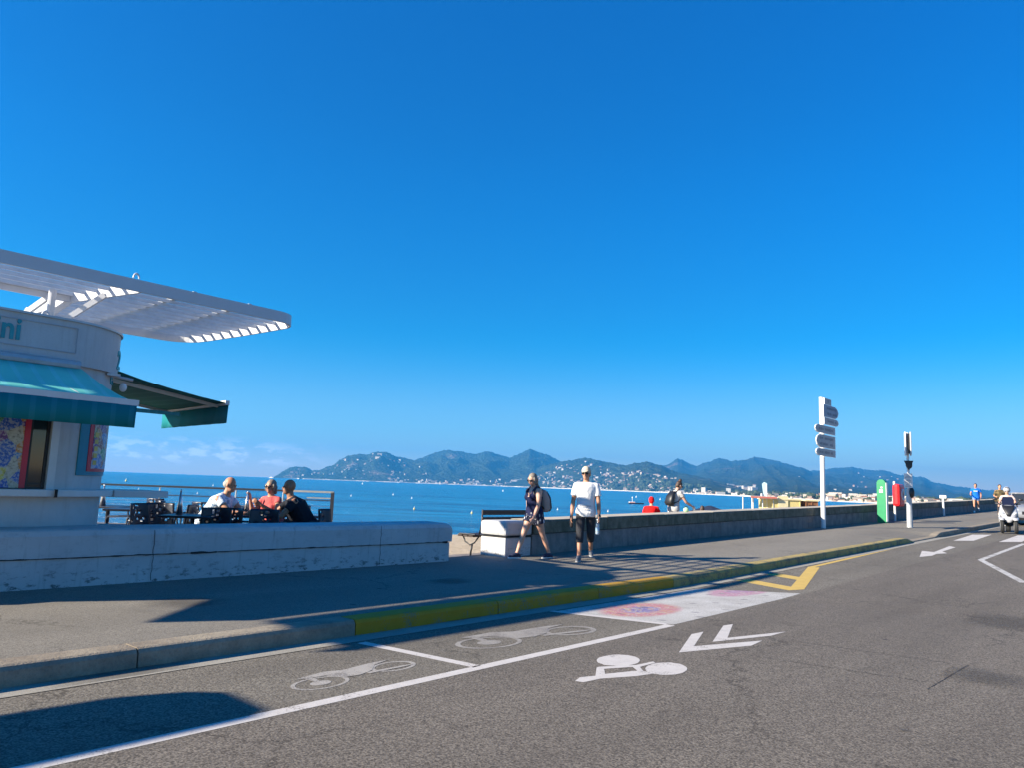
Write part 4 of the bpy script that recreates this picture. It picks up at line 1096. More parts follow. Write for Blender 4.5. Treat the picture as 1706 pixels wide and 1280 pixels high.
    # ---- clothes
    if top is not None:
        mb = MB(); e = .016 if not female else .012
        if sleeve > 0:
            rr = rings(e, z0=-.13, z1=.515); mb.loft([(c - sp * (.0), a * 1.10, b * 1.16) if i < 2 else (c, a * 1.03, b * 1.04) if i < 4 else (c, a, b) for i, (c, a, b) in enumerate(rr)])
            for s in (1, -1):
                sh, el = J['sh', s], J['el', s]; mb.cap(torso(s * .09, 0, .452), .060 * k, sh - V(s * .006, 0, 0), .062 * k)
                d = (el - sh); q = min(sleeve, 1); mb.tube([sh - V(s * .01, 0, .006), sh + d * q * .5, sh + d * q], [.062 * k, .064 * k, .069 * k], 14)
                if sleeve > 1: wr = J['wr', s]; mb.cap(el, .052 * k, el.lerp(wr, sleeve - 1), .042 * k)
        else:
            mb.loft(rings(e, z0=-.13, z1=.40)); 
            for s in (1, -1):
                mb.tube([torso(s * .085, .105, .38), torso(s * .088, .075, .455), torso(s * .09, .0, .515), torso(s * .085, -.075, .46), torso(s * .085, -.095, .38)], .030 * k, 10)
            mb.loft([(torso(0, -.03, .36), V(.13 * k, 0, 0), tf * .07 * k), (torso(0, -.05, .47), V(.09 * k, 0, 0), tf * .03 * k)])
        if female:
            for s in (1, -1): mb.ell(torso(s * .075, .10, .325), (.078 * k, .062 * k, .075 * k))
        mb_o = blob(mb, 'shirt', top, t, .011, 4)
        if True: wav = mb_o.modifiers.new('folds', 'DISPLACE'); tx = D.textures.get('folds') or D.textures.new('folds', 'CLOUDS'); tx.noise_scale = .09; tx.noise_depth = 3; wav.texture = tx; wav.strength = .016; wav.mid_level = .5
    if bottom is not None:
        mb = MB(); e = .012; rr = rings(e, z0=-.13, z1=.07); mb.loft(rr)
        for s in (1, -1):
            hip, kn, an = J['hip', s], J['knee', s], J['ankle', s]
            if pant <= 1:
                en = hip.lerp(kn, pant); mb.tube([hip + V(0, 0, .02), hip.lerp(kn, pant * .5), en], [.094 * k * w, (.097 if pant < .6 else .085) * k * w, (.100 if pant < .6 else .076) * k * w], 16)
            else:
                en = kn.lerp(an, pant - 1); mb.tube([hip, hip.lerp(kn, .5)], [.096 * k * w, .084 * k * w], 16); mb.cap(hip.lerp(kn, .5), .083 * k, kn, .072 * k); mb.tube([kn, kn.lerp(en, .5), en], [.071 * k, .072 * k, .062 * k], 16)
        blob(mb, 'shorts' if pant < 1.1 else 'trousers', bottom, t, .011, 3)
    if shoes is not None:
        for s in (1, -1):
            an, toe, heel = J['ankle', s], J['toe', s], J['heel', s]; mb = MB()
            mb.cap(heel + V(0, -.004, 0), .042 * k, toe, .034 * k); mb.cap(an + V(0, 0, -.01), .044 * k, toe.lerp(an, .35), .040 * k); mb.cap(toe, .036 * k, toe.lerp(heel, .3), .040 * k)
            so = blob(mb, 'shoe', shoes[0], t, .008, 1)
            d = toe - heel; d.z = 0; ln = d.length; d.normalize(); side = V(-d.y, d.x, 0)
            zf = min(toe.z, heel.z) - .033 * k
            mb = MB(); mb.loft([(V(heel.x, heel.y, zf) - d * .03 * k, side * .03 * k, d * .02 * k)] if False else [(V(0, 0, zf) + V(*((heel + toe) / 2).xy, 0), d * (ln / 2 + .055 * k), side * .042 * k), (V(0, 0, zf + .022 * k) + V(*((heel + toe) / 2).xy, 0), d * (ln / 2 + .052 * k), side * .040 * k)], 20, 2.6)
            if not (leg[0 if s == 1 else 1][1] > 35 and not sit): mb.build('sole', shoes[1], so, smooth=False)
    t_J = {a: v for a, v in J.items()}
    return t, t_J, hc, torso
def wpos(t, v): return Matrix.Translation(t.location) @ Matrix.Rotation(t.rotation_euler.z, 4, 'Z') @ Vector(v)

M_hair_grey = simple('greying_hair', (.20, .165, .13), .7, var=.4, scale=40); M_hair_white = simple('white_hair', (.36, .33, .29), .7, var=.2, scale=40); M_hair_brown = simple('brown_hair', (.05, .028, .016), .6, var=.4, scale=40); M_hair_shaved = simple('shaved_hair', (.16, .11, .09), .7)
M_shoe_n = simple('navy_canvas', (.015, .02, .05), .7); M_sole = simple('white_sole', (.7, .69, .66), .6); M_shoe_g = simple('grey_trainer', (.10, .11, .13), .7); M_sole_g = simple('grey_sole', (.3, .3, .3), .6)
def mat_strip_shorts():
    m = Mat('striped_shorts_cloth'); v = m.vec((40, 40, 9)); n = m.noise(1, 2, .4, v); m.set(m.mix(m.map(n, .60, .64), (.012, .014, .04), (.62, .62, .62)), .85); return m.m
M_stripe = mat_strip_shorts()
def P_at(x, y, z=.14):
    s, n = ground(x, y, z); return P3(s, n, z)
def yaw(dx, dy): return math.atan2(-dx, dy)     # heading (dx,dy) for a figure facing +Y
# walking woman
lw = P_at(888, 931); w1, Jw, hcw, tw = person('woman in navy vest top and patterned navy shorts striding along with a backpack', lw, yaw(-.80, -.60), 1.64, M_skin2, True, 4,
    ((25, 4), (-20, 6)), ((-8, 12, 9), (10, 18, 7)), (14, 12), None, 1.18, M_hair_grey, .10, None, M_navy_c, 0, M_stripe, .46, (M_shoe_n, M_sole), True)
# sunglasses hanging at the neckline
MB().box(tw(0, .125, .36), (.05, .012, .02)).build('hanging_sunglasses', M_shades, w1)
bp = thing('backpack', 'grey and black backpack carried by the walking woman', 'backpack', lw, w1.rotation_euler.z)
M_bp = simple('grey_pack_cloth', (.30, .25, .22), .8)
mb = MB(); q = tw(0, -.20, .26); mb.loft([(tw(0, -.19, .02), V(.13, 0, 0), V(0, .07, 0)), (tw(0, -.22, .08), V(.155, 0, 0), V(0, .10, 0)), (tw(0, -.21, .28), V(.15, 0, 0), V(0, .10, 0)), (tw(0, -.18, .44), V(.12, 0, 0), V(0, .06, 0)), (tw(0, -.16, .47), V(.07, 0, 0), V(0, .03, 0))], 20, 3); mb.build('bag', M_bp, bp, smooth=True)
mb = MB(); mb.loft([(tw(0, -.285, .03), V(.12, 0, 0), V(0, .035, 0)), (tw(0, -.315, .10), V(.135, 0, 0), V(0, .04, 0)), (tw(0, -.30, .30), V(.13, 0, 0), V(0, .035, 0)), (tw(0, -.26, .42), V(.09, 0, 0), V(0, .02, 0))], 18, 3); mb.build('front_pocket', M_black, bp, smooth=True)
for s in (1, -1): mb = MB(); mb.tube([tw(s * .10, -.13, .44), tw(s * .11, -.03, .535), tw(s * .115, .10, .43), tw(s * .14, .10, .30), tw(s * .165, -.02, .18), tw(s * .12, -.16, .08)], .014, 8); mb.build('strap', M_black, bp, smooth=True)
# walking man
lm = P_at(974, 935); m1, Jm, hcm, tm = person('older man in white printed tee shirt, dark cropped trousers and beige cap', lm, yaw(-.15, -1), 1.74, M_skin, False, 2,
    ((14, 2), (-10, 26)), ((-3, 12, 9), (6, 10, 8)), (4, -12), None, .97, M_hair_grey, 0, cloth('beige_cap_cloth', (.55, .48, .36)), M_white_tee, .62, M_char, 1.42, (M_shoe_g, M_sole_g), True)
mb = MB(); rr = random.Random(5)
for row in range(2):
    x = -.10 + .03 * row
    while x < .10: w_ = rr.uniform(.012, .03); mb.tube([tm(x, .155, .07 - row * .055), tm(x + w_ * .5, .158, .07 - row * .055 + rr.uniform(.01, .03)), tm(x + w_, .155, .07 - row * .055)], .0035, 5); x += w_ + .006
mb.build('shirt_print', M_txt, m1)
mb = MB(); pw = Jm['wr', -1]; fa = Jm['fa', -1]; mb.cyl(pw - fa * .015, pw + fa * .015, .033, .033, 14); mb.build('watch', M_black, m1)
# bottle hanging from his left hand
M_bottle = Mat('clear_plastic'); M_bottle.set((.75, .8, .82), .08, 0, .5); M_bottle.b.inputs['Transmission Weight'].default_value = .6; M_bottle = M_bottle.m
bt = thing('water_bottle', 'clear plastic water bottle hanging from the walking man\'s hand', 'bottle', wpos(m1, Jm['palm', -1]), 0)
MB().loft([(V(0, 0, .02), V(.012, 0, 0), V(0, .012, 0)), (V(0, 0, -.02), V(.014, 0, 0), V(0, .014, 0)), (V(0, 0, -.06), V(.034, 0, 0), V(0, .034, 0)), (V(0, 0, -.13), V(.031, 0, 0), V(0, .031, 0)), (V(0, 0, -.22), V(.035, 0, 0), V(0, .035, 0)), (V(0, 0, -.235), V(.028, 0, 0), V(0, .028, 0))], 16).build('body', M_bottle, bt, smooth=True)
MB().cyl((0, 0, .02), (0, 0, .038), .015).build('cap', M_whitemetal, bt); MB().cyl((0, 0, -.17), (0, 0, -.11), .0345).build('label', simple('bottle_label', (.3, .45, .6), .5), bt)
# dark pouch in right hand
pp = wpos(m1, Jm['palm', 1]); tag(MB().box(pp + V(-.02, .05, -.02), (.05, .12, .22)).build('pouch', M_wood_dark, bevel=.02), 'dark brown pouch held in the walking man\'s other hand', 'pouch')

# seated group
M_pat = cloth('pale_patterned_cloth', (.62, .70, .78), (.16, .26, .42), 22, .85, (.54, .58)); M_coral = cloth('coral_cloth', (.50, .10, .10)); M_blk = cloth('black_cloth', (.016, .018, .026))
a1, J1, _, _ = person('white haired man in a pale patterned shirt leaning on the terrace table', fl(345, 13.15), yaw(.99, -.10), 1.94, M_skin, False, 36, ((86, 88), (80, 84)), ((48, 42, 12), (44, 40, 10)), (4, -6), .60, 1.2, M_hair_white, 0, None, M_pat, .45, M_char, .8, (M_shoe_g, M_sole_g), False)
a2, J2, _, _ = person('woman in coral top and sunglasses holding a hand to her mouth', fl(458, 13.75), yaw(-.45, -.90), 1.76, M_skin, True, 14, ((86, 86), (84, 88)), ((32, 128, 16), (34, 58, 22)), (0, 8), .56, 1.1, M_hair_grey, .04, None, M_coral, .3, M_char, .8, (M_shoe_n, M_sole), True)
a3, J3, _, _ = person('heavy set man in a black shirt with shaved head leaning in from the right', fl(513, 13.25), yaw(-.90, -.44), 1.92, M_skin3, False, 34, ((86, 88), (84, 86)), ((46, 76, 14), (42, 60, 10)), (-2, -6), .59, 1.28, None, 0, None, M_blk, .55, M_char, .8, (M_shoe_g, M_sole_g), False)

# people behind the sea wall
M_greytee = cloth('heather_grey_cloth', (.50, .48, .46), (.4, .38, .36), 30); M_whsh = cloth('pale_denim', (.62, .66, .70)); M_redc = cloth('red_cloth', (.75, .012, .012))
lb2 = at_depth(1122, 870, 21.3); lb2.z = .06 + rise(14)
b1, Jb, hcb, tb = person('woman with hair bun and black backpack standing behind the grey wall', lb2, yaw(.80, .45), 1.68, M_skin2, True, 14, ((4, 4), (-4, 4)), ((32, 30, 10), (-14, 20, 12)), (22, -10), None, 1.0, M_hair_brown, -1, None, M_greytee, .4, M_whsh, .5, (M_shoe_n, M_sole), True)
bp2 = thing('backpack', 'black backpack worn by the woman behind the wall', 'backpack', lb2, b1.rotation_euler.z)
MB().loft([(tb(0, -.16, .03), V(.13, 0, 0), V(0, .05, 0)), (tb(0, -.20, .10), V(.15, 0, 0), V(0, .08, 0)), (tb(0, -.19, .30), V(.14, 0, 0), V(0, .075, 0)), (tb(0, -.15, .45), V(.09, 0, 0), V(0, .04, 0))], 18, 3).build('bag', M_black, bp2, smooth=True)
for s in (1, -1): MB().tube([tb(s * .08, -.13, .42), tb(s * .10, -.02, .53), tb(s * .115, .09, .42), tb(s * .155, 0, .2), tb(s * .12, -.14, .1)], .014, 8).build('strap', M_black, bp2, smooth=True)
pp = wpos(b1, Jb['palm', 1]); o = thing('paper_cup', 'white cup held by the woman behind the wall', 'cup', pp); MB().cyl((0, 0, -.12), (0, 0, .03), .032, .045).build('cup', M_render_trim, o)
sq = on_n(1143, 858, 9.72); o = thing('handbag', 'pale green bag on the grey wall beside the standing woman', 'bag', P3(sq, 9.72, .79))
mb = MB(); mb.ell((0, 0, .06), (.075, .05, .065)); mb.build('bag', simple('pale_green_cloth', (.45, .65, .38), .7), o, smooth=True); MB().tube([(-.05, 0, .1), (-.03, 0, .15), (.03, 0, .15), (.05, 0, .1)], .008).build('handle', M_black, o)
lr = at_depth(1085, 870, 21); lr.z = .06 + rise(14) - .02
r1, _, _, _ = person('person in red cap and red top seated low behind the grey wall', lr, yaw(.2, 1), 1.52, M_skin2, False, 5, ((80, 85), (80, 85)), ((20, 40, 12), (20, 40, 12)), (0, 0), .50, .95, M_redc, 0, M_redc, M_redc, .6, M_char, .8, (M_shoe_n, M_sole), False)

# person in blue running shirt, far along the pavement
b2, _, _, tb2 = person('person in blue tee shirt and short shorts running towards us along the wall', P_at(1627, 855), yaw(-.55, -.83), 1.72, M_skin, False, 4, ((22, 20), (-12, 50)), ((22, 60, 14), (-18, 60, 14)), (0, 0), None, 1.0, M_hair_brown, 0, None, cloth('bright_blue_cloth', (.01, .14, .62)), .5, cloth('blue_grey_cloth', (.16, .24, .42)), .45, (simple('white_shoe', (.7, .7, .7)), M_sole), False, vox=.014)
MB().box(tb2(0, .15, .36), (.2, .01, .035)).build('shirt_print', M_whitemetal, b2)
b3, _, _, _ = person('person in khaki top and dark sleeves behind the scooter rider', P_at(1667, 862), yaw(-.3, -1), 1.66, M_skin, False, 6, ((10, 8), (-8, 10)), ((20, 60, 22), (20, 60, 22)), (0, 0), None, 1.35, M_hair_brown, 0, None, cloth('khaki_cloth', (.16, .12, .055), (.06, .05, .03), 12), .9, M_char, 1.7, (M_shoe_g, M_sole_g), False, vox=.014)

# ------------------------------------------------------------------ scooter and rider
ss, sn_ = ground(1681, 889, 0); sc = thing('three_wheeled_scooter', 'white and black scooter with two front wheels coming towards us', 'scooter', P3(ss, sn_, 0), yaw(-.52, -.85))
M_scw = simple('white_fairing', (.36, .36, .38), .22, var=.04); M_tyre = simple('tyre_rubber', (.02, .02, .02), .8); M_seat = simple('seat_vinyl', (.02, .02, .022), .5)
def wheel(x, y, r, w, par):
    mb = MB(); mb.tube([(x - w / 2, y, r), (x - w / 4, y, r), (x + w / 4, y, r), (x + w / 2, y, r)], [r * .86, r, r, r * .86], 26); o = mb.build('wheel', M_tyre, par)
    MB().cyl((x - w / 2 - .004, y, r), (x + w / 2 + .004, y, r), r * .58, k=18).build('rim', M_greymetal, o)
for x in (-.205, .205): wheel(x, .68, .26, .12, sc)
wheel(0, -.72, .26, .15, sc)
for x in (-.205, .205):
    mb = MB(); mb.loft([(V(x, .60, .56), V(.09, 0, 0), V(0, .20, 0)), (V(x, .66, .52), V(.10, 0, 0), V(0, .27, 0)), (V(x, .70, .46), V(.085, 0, 0), V(0, .29, 0))], 16, 3); mb.build('mudguard', M_scw, sc, smooth=True)
mb = MB(); mb.loft([(V(0, .74, .38), V(.06, 0, 0), V(0, .08, 0)), (V(0, .72, .48), V(.16, 0, 0), V(0, .12, 0)), (V(0, .62, .66), V(.27, 0, 0), V(0, .16, 0)), (V(0, .52, .84), V(.27, 0, 0), V(0, .14, 0)), (V(0, .42, .98), V(.24, 0, 0), V(0, .08, 0)), (V(0, .38, 1.03), V(.14, 0, 0), V(0, .05, 0))], 24, 2.4); blob(mb, 'front_fairing', M_scw, sc, .014, 3)
mb = MB(); mb.loft([(V(0, .80, .60), V(.05, 0, 0), V(0, .035, 0)), (V(0, .75, .72), V(.10, 0, 0), V(0, .05, 0)), (V(0, .66, .86), V(.17, 0, 0), V(0, .05, 0)), (V(0, .56, .98), V(.20, 0, 0), V(0, .04, 0))], 18, 2.4); mb.build('nose_panel', M_black, sc, smooth=True)
for x in (-1, 1):
    mb = MB(); mb.ell((x * .19, .735, .70), (.085, .05, .05), Matrix.Rotation(R(x * -28), 3, 'Y')); mb.build('headlight', Mat('headlight_glass' if x < 0 else 'headlight_glass_b').set((.5, .52, .55), .08, .3), sc, smooth=True)
mb = MB(); mb.extr([(-.17, .50, .92), (.17, .50, .92), (.19, .40, 1.16), (.14, .34, 1.28), (-.14, .34, 1.28), (-.19, .40, 1.16)], (0, .012, .004)); mb.build('windscreen', Mat('smoked_screen').set((.012, .014, .03), .12), sc)
mb = MB(); mb.loft([(V(0, .35, .38), V(.16, 0, 0), V(0, 0, .10)), (V(0, .1, .32), V(.18, 0, 0), V(0, 0, .10)), (V(0, -.2, .42), V(.19, 0, 0), V(0, 0, .16)), (V(0, -.6, .62), V(.20, 0, 0), V(0, 0, .16)), (V(0, -1.0, .72), V(.10, 0, 0), V(0, 0, .08))], 18); mb.build('body', M_black, sc, smooth=True)
mb = MB(); mb.loft([(V(0, -.02, .74), V(.15, 0, 0), V(0, 0, .05)), (V(0, -.35, .78), V(.18, 0, 0), V(0, 0, .06)), (V(0, -.85, .86), V(.16, 0, 0), V(0, 0, .05))], 16); mb.build('seat', M_seat, sc, smooth=True)
for x in (-1, 1):
    mb = MB(); mb.loft([(V(x * .25, .35, .60), V(.05, 0, 0), V(0, 0, .22)), (V(x * .26, .0, .50), V(.04, 0, 0), V(0, 0, .14)), (V(x * .22, -.5, .62), V(.05, 0, 0), V(0, 0, .12))], 12); mb.build('side_panel', M_scw, sc, smooth=True)
    mb = MB(); mb.cyl((x * .10, .34, 1.02), (x * .38, .22, 1.04), .018); mb.build('handlebar', M_black, sc)
    mb = MB(); mb.tube([(x * .28, .30, 1.04), (x * .36, .38, 1.15)], .01); mb.ell((x * .39, .39, 1.19), (.07, .025, .045)); mb.build('mirror', M_black, sc, smooth=True)
    MB().tube([(x * .10, .45, .5), (x * .16, .62, .34), (x * .205, .68, .26)], .03, 8).build('fork', M_black, sc)
rd, Jr, hcr, trr = person('scooter rider with white open helmet, sunglasses and pale pink top', sc.location + Matrix.Rotation(sc.rotation_euler.z, 3, 'Z') @ V(0, -.28, 0), sc.rotation_euler.z, 1.68, M_skin2, True, 4, ((72, 78), (72, 78)), ((42, 28, 16), (42, 28, 16)), (4, 0), .86, 1.1, None, 0, None, cloth('pale_pink_cloth', (.55, .40, .36)), .6, M_char, 1.5, (M_shoe_g, M_sole_g), True, vox=.013)
mb = MB(); mb.ell(hcr + V(0, -.015, .05), (.118, .135, .118)); hm = blob(mb, 'helmet', M_scw, rd, .012, 2); MB().box(hcr + V(0, .09, .125), (.13, .07, .012)).build('peak', M_black, hm)

# ------------------------------------------------------------------ white car, front corner visible at the right edge
cs, cn_ = ground(1722, 884, 0); car = thing('parked_car', 'pale silver car cut by the right edge just behind the scooter', 'car', P3(cs, cn_, 0) + V(2.6, 4.2, .06), yaw(-.45, -.89))
M_carw = simple('white_car_paint', (.22, .23, .25), .2, var=.03); M_carglass = Mat('car_glass').set((.03, .035, .04), .05, 0, .7)
prof = [(-2.0, .30), (-2.02, .62), (-1.9, .92), (-.9, .98), (-.3, 1.0), (1.0, .93), (1.75, .80), (1.98, .62), (2.0, .30)]
def sec(y, z0, z1, w): return (V(0, y, (z0 + z1) / 2), V(w, 0, 0), V(0, 0, (z1 - z0) / 2))
mb = MB(); mb.loft([sec(-2.03, .38, .80, .70), sec(-1.95, .28, .94, .82), sec(-1.2, .24, 1.0, .87), (V(0, 0, .62), V(.88, 0, 0), V(0, 0, .39)), sec(1.0, .24, .95, .87), sec(1.7, .26, .84, .83), sec(1.95, .30, .74, .76), sec(2.05, .36, .60, .66)], 32, 5); mb.build('body', M_carw, car, smooth=True)
mb = MB(); mb.loft([(V(0, -.35, .92), V(.82, 0, 0), V(0, 1.35, 0)), (V(0, -.38, 1.12), V(.76, 0, 0), V(0, 1.12, 0)), (V(0, -.42, 1.34), V(.66, 0, 0), V(0, .85, 0)), (V(0, -.42, 1.40), V(.60, 0, 0), V(0, .75, 0))], 32, 4.5); mb.build('cabin_glass', M_carglass, car, smooth=True)
mb = MB(); mb.loft([(V(0, -.42, 1.385), V(.64, 0, 0), V(0, .80, 0)), (V(0, -.42, 1.43), V(.60, 0, 0), V(0, .74, 0)), (V(0, -.42, 1.455), V(.48, 0, 0), V(0, .6, 0))], 32, 4.5); mb.build('roof', M_carw, car, smooth=True)
for x in (-1, 1):
    for y in (1.25, -1.3): wheel(x * .78, y, .31, .2, car)
    MB().beam((x * .72, .82, .94), (x * .60, .40, 1.37), .05, .04).build('pillar', M_carw, car)
    mb = MB(); mb.ell((x * .62, 1.93, .66), (.15, .09, .07)); mb.build('headlight', Mat('car_headlight' if x < 0 else 'car_headlight_b').set((.55, .57, .6), .07, .2), car, smooth=True)
    mb = MB(); mb.ell((x * .96, .60, 1.0), (.1, .06, .07)); mb.build('mirror', M_carw, car, smooth=True)
MB().box((0, 2.04, .55), (.9, .03, .14)).build('grille', M_black, car, bevel=.02); MB().box((0, 2.0, .36), (1.3, .06, .12)).build('bumper_intake', M_black, car, bevel=.02)
MB().box((0, 2.075, .45), (.5, .012, .11)).build('number_plate', M_whitemetal, car)

# ------------------------------------------------------------------ beach and water things
def on_sea(x, y): return at_z(x, y, SEA)
bw = on_sea(1200, 851)
JY = 62.0
def jp(x, z=0): d = ray(x, 840); return V(d[0] / d[1] * JY, JY, z)
# jetty with pale yellow beach hut
j0, j1 = jp(1196), jp(1420)
jt = thing('jetty', 'low timber jetty under the pale yellow beach hut', 'jetty', V(j0.x, JY, SEA), 0); LJ = j1.x - j0.x
MB().box((LJ / 2, 1.5, 1.12), (LJ, 6, .18)).build('deck', simple('jetty_deck', (.35, .27, .17), .8), jt)
for i in range(10): MB().cyl((LJ * i / 9.5 + .2, -1.2, -.5), (LJ * i / 9.5 + .2, -1.2, 1.05), .12).build('pile', M_wood_dark, jt)
M_hy = simple('pale_yellow_boards', (.62, .50, .20), .8, var=.12); M_hp = simple('pale_cream_boards', (.68, .58, .34), .8)
HZ = SEA + 1.21
def hut(label, xa, xb, top_y, dep, mat, name='beach_hut'):
    a, b = jp(xa), jp(xb); zt = at_depth((xa + xb) / 2, top_y, JY).z; o = thing(name, label, 'hut', V(a.x, JY - .6, HZ), 0); w = b.x - a.x; h = zt - HZ
    MB().box((w / 2, dep / 2, h / 2), (w, dep, h)).build('wall', mat, o); MB().box((w / 2, dep / 2, h + .06), (w + .2, dep + .2, .12)).build('roof', M_hp, o)
    mb = MB(); n = max(2, int(w / .9))
    for i in range(n + 1): mb.box((w * i / n, -.02, h / 2), (.06, .04, h))
    mb.build('batten', mat, o)
    return o, w, h
o, w, h = hut('long pale yellow beach hut on the jetty', 1283, 1328, 834, 3.4, M_hy)
MB().box((.8, -.05, 1.0), (.8, .03, 1.7)).build('door', M_hp, o)
o, w, h = hut('brown beach hut end with open shutters at the right of the jetty', 1338, 1357, 836, 3.0, simple('brown_boards', (.22, .09, .035), .8))
MB().box((w * .5, -.05, h * .55), (w * .6, .04, h * .5)).build('shutter', M_wood_dark, o)
# pergola left of the hut
a, b = jp(1249), jp(1284); pg = thing('pergola', 'pale pergola with red and white roof cloth left of the yellow hut', 'pergola', V(a.x, JY - .6, HZ)); w = b.x - a.x; zt = at_depth(1265, 829, JY).z - HZ
for x in (0, w / 2, w):
    for y in (0, 2.4): MB().cyl((x, y, 0), (x, y, zt), .04).build('post', M_whitemetal, pg)
MB().box((w / 2, 1.2, zt + .04), (w + .4, 3.0, .07)).build('roof', M_render_trim, pg); MB().box((w / 2, -.33, zt - .02), (w + .4, .03, .14)).build('valance', simple('faded_red', (.55, .16, .12), .8), pg)
MB().box((w / 2, .2, .5), (w * .9, .1, .5)).build('table', M_hp, pg)
# feather flag
f0 = jp(1282); ft = thing('feather_flag', 'tall pale cyan and white feather flag on the jetty', 'flag', V(f0.x, JY + .5, HZ)); zt = at_depth(1278, 804, JY).z - HZ
MB().cyl((0, 0, 0), (-.05, 0, zt - .2), .025).build('pole', M_whitemetal, ft)
mb = MB(); mb.extr([(0, 0, 1.3), (-.02, 0, zt - .1), (-.25, 0, zt), (-.42, 0, zt - .15), (-.33, 0, zt * .7), (-.12, 0, 1.6)], (0, .02, 0)); mb.build('flag_cloth', simple('pale_cyan_cloth', (.55, .75, .74), .7), ft)
# parasols and loungers on the jetty side
def parasol(x, Y, y_top, wd, label, col, base=None):
    p = at_depth(x, y_top, Y); bz = HZ if base is None else base; o = thing('beach_parasol', label, 'parasol', V(p.x, Y, bz)); h = p.z - bz
    MB().cyl((0, 0, 0), (0, 0, h), .03).build('pole', M_whitemetal, o); mb = MB(); mb.loft([(V(0, 0, h - .32), V(wd, 0, 0), V(0, wd, 0)), (V(0, 0, h - .30), V(wd, 0, 0), V(0, wd, 0)), (V(0, 0, h), V(.06, 0, 0), V(0, .06, 0))], 8); mb.build('canopy', col, o); return o
M_pdark = simple('dark_blue_cloth', (.012, .022, .05), .8)
parasol(1182, 30, 843.5, 1.0, 'dark flat parasol on the beach just over the grey wall', M_pdark, -1.5)
parasol(1228, 58, 850, 1.5, 'dark blue parasol at the left end of the jetty', M_pdark, HZ - .8); parasol(1243, 60, 849, 1.2, 'dark blue parasol nearest the pale pergola', M_pdark, HZ - .6)
for i, x in enumerate((1170, 1174)):
    p = at_depth(x, 846, 29); person(('person in pale clothes standing left under the dark flat parasol', 'person in white standing right under the dark flat parasol')[i], V(p.x, 29, -1.5 - .2 * i + .9), R(30 * i), 1.6, M_skin, False, 0, ((4, 4), (-4, 4)), ((10, 20, 8), (5, 20, 8)), (0, 0), None, 1.0, M_hair_brown, 0, None, M_white_tee, .5, M_whsh, .5, None, False, vox=.02)
struct(MB().box(at_depth(1180, 846, 29) * 0 + V(at_depth(1176, 846, 29).x + .3, 29.3, -.72), (4, 3, .2)).build('beach_platform', M_deck))
# raft with white drum
p = on_sea(1068, 841); Y = p.y; rf = thing('swim_raft', 'dark swimming raft with white and red block moored off the beach', 'raft', V(p.x - 1.2, p.y, SEA)); wr_ = 24 / F * Y
MB().box((0, 0, .12), (wr_, 2, .3)).build('hull', M_navy, rf); MB().box((-wr_ * .28, 0, .36), (wr_ * .38, 1.4, .25)).build('deck', M_whitemetal, rf); MB().box((-wr_ * .28, -.72, .31), (wr_ * .38, .04, .08)).build('stripe', simple('raft_red', (.5, .03, .02)), rf)
mb = MB(); mb.cyl((-wr_ * .25, 0, .4), (-wr_ * .25, 0, 1.4), .05); mb.ell((-wr_ * .25, 0, 1.45), (.16, .16, .2)); mb.build('marker', M_whitemetal, rf)
# buoys
M_by = simple('yellow_buoy', (.75, .6, .2), .5); GB = 'small mooring buoys on the bay'
buoys = [(210, 803, 'y'), (231, 817, 'w'), (329, 824, 'w'), (355, 811, 'w'), (604, 808, 'w'), (686, 832, 'w'), (690, 850, 'y'), (786, 857, 'y'), (838, 820, 'w'), (929, 851, 'w'), (1013, 854, 'w'), (1060, 830, 'w'), (585, 828, 'w'), (655, 826, 'w'), (900, 826, 'w'), (1100, 834, 'w')]
bl = {}
for x, y, c in buoys:
    p = on_sea(x, y); s_ = max(.22, min(2.6, (3.2 if c == 'y' else 2.2) / F * p.y))
    if c not in bl:
        o = thing('mooring_buoy', '', 'buoy', p, 0, GB)
        mb = MB(); mb.ell((0, 0, .35), (.5, .5, .55)); mb.build('float', M_by if c == 'y' else M_whitemetal, o, smooth=True); mb = MB(); mb.cyl((0, 0, .8), (0, 0, 1.7), .16, .05); mb.build('top_mark', M_whitemetal, o); o.scale = (s_,) * 3; bl[c] = o
    else: o = dup(bl[c], p, 0, None, GB, s_)
    o['label'] = 'small yellow cone topped buoy floating near the shore' if c == 'y' else 'tiny white buoy floating on the blue bay'

# ------------------------------------------------------------------ hills across the bay
def mat_hill(name, g1, g2, rock):
    m = Mat(name); co = m.coord(); a = m.noise(.004, 8, .62, co); b = m.noise(.03, 6, .7, co); r = m.noise(.0022, 6, .65, m.vec(loc=(400, 90, 0)))
    c = m.mix(m.map(a, .35, .68), g1, g2); c = m.mix(m.map(b, .42, .62, 0, .75), c, tuple(x * .32 for x in g1)); c = m.mix(m.map(b, .63, .70, 0, .5), c, (.20, .18, .12))
    c = m.mix(m.math('MULTIPLY', m.map(r, .60, .68), m.map(b, .45, .55)), c, rock)
    m.set(c, .95, 0, .05); m.bump(m.math('ADD', m.noise(.02, 8, .75, co), m.math('MULTIPLY', m.voro(.05, co), -.5)), 1., 30); return m.m
M_hill = mat_hill('wooded_hill', (.035, .055, .022), (.075, .085, .035), (.28, .20, .15))
def interp(pts, x):
    if x <= pts[0][0]: return pts[0][1]
    for (a, b), (c, d) in zip(pts, pts[1:]):
        if x <= c: 
            t = (x - a) / (c - a); t = t * t * (3 - 2 * t) * .5 + t * .5; return b + (d - b) * t
    return pts[-1][1]
SHORE = [(430, 4200), (900, 3900), (1000, 3300), (1100, 2600), (1200, 1750), (1300, 1100), (1400, 760), (1560, 620), (1760, 560)]
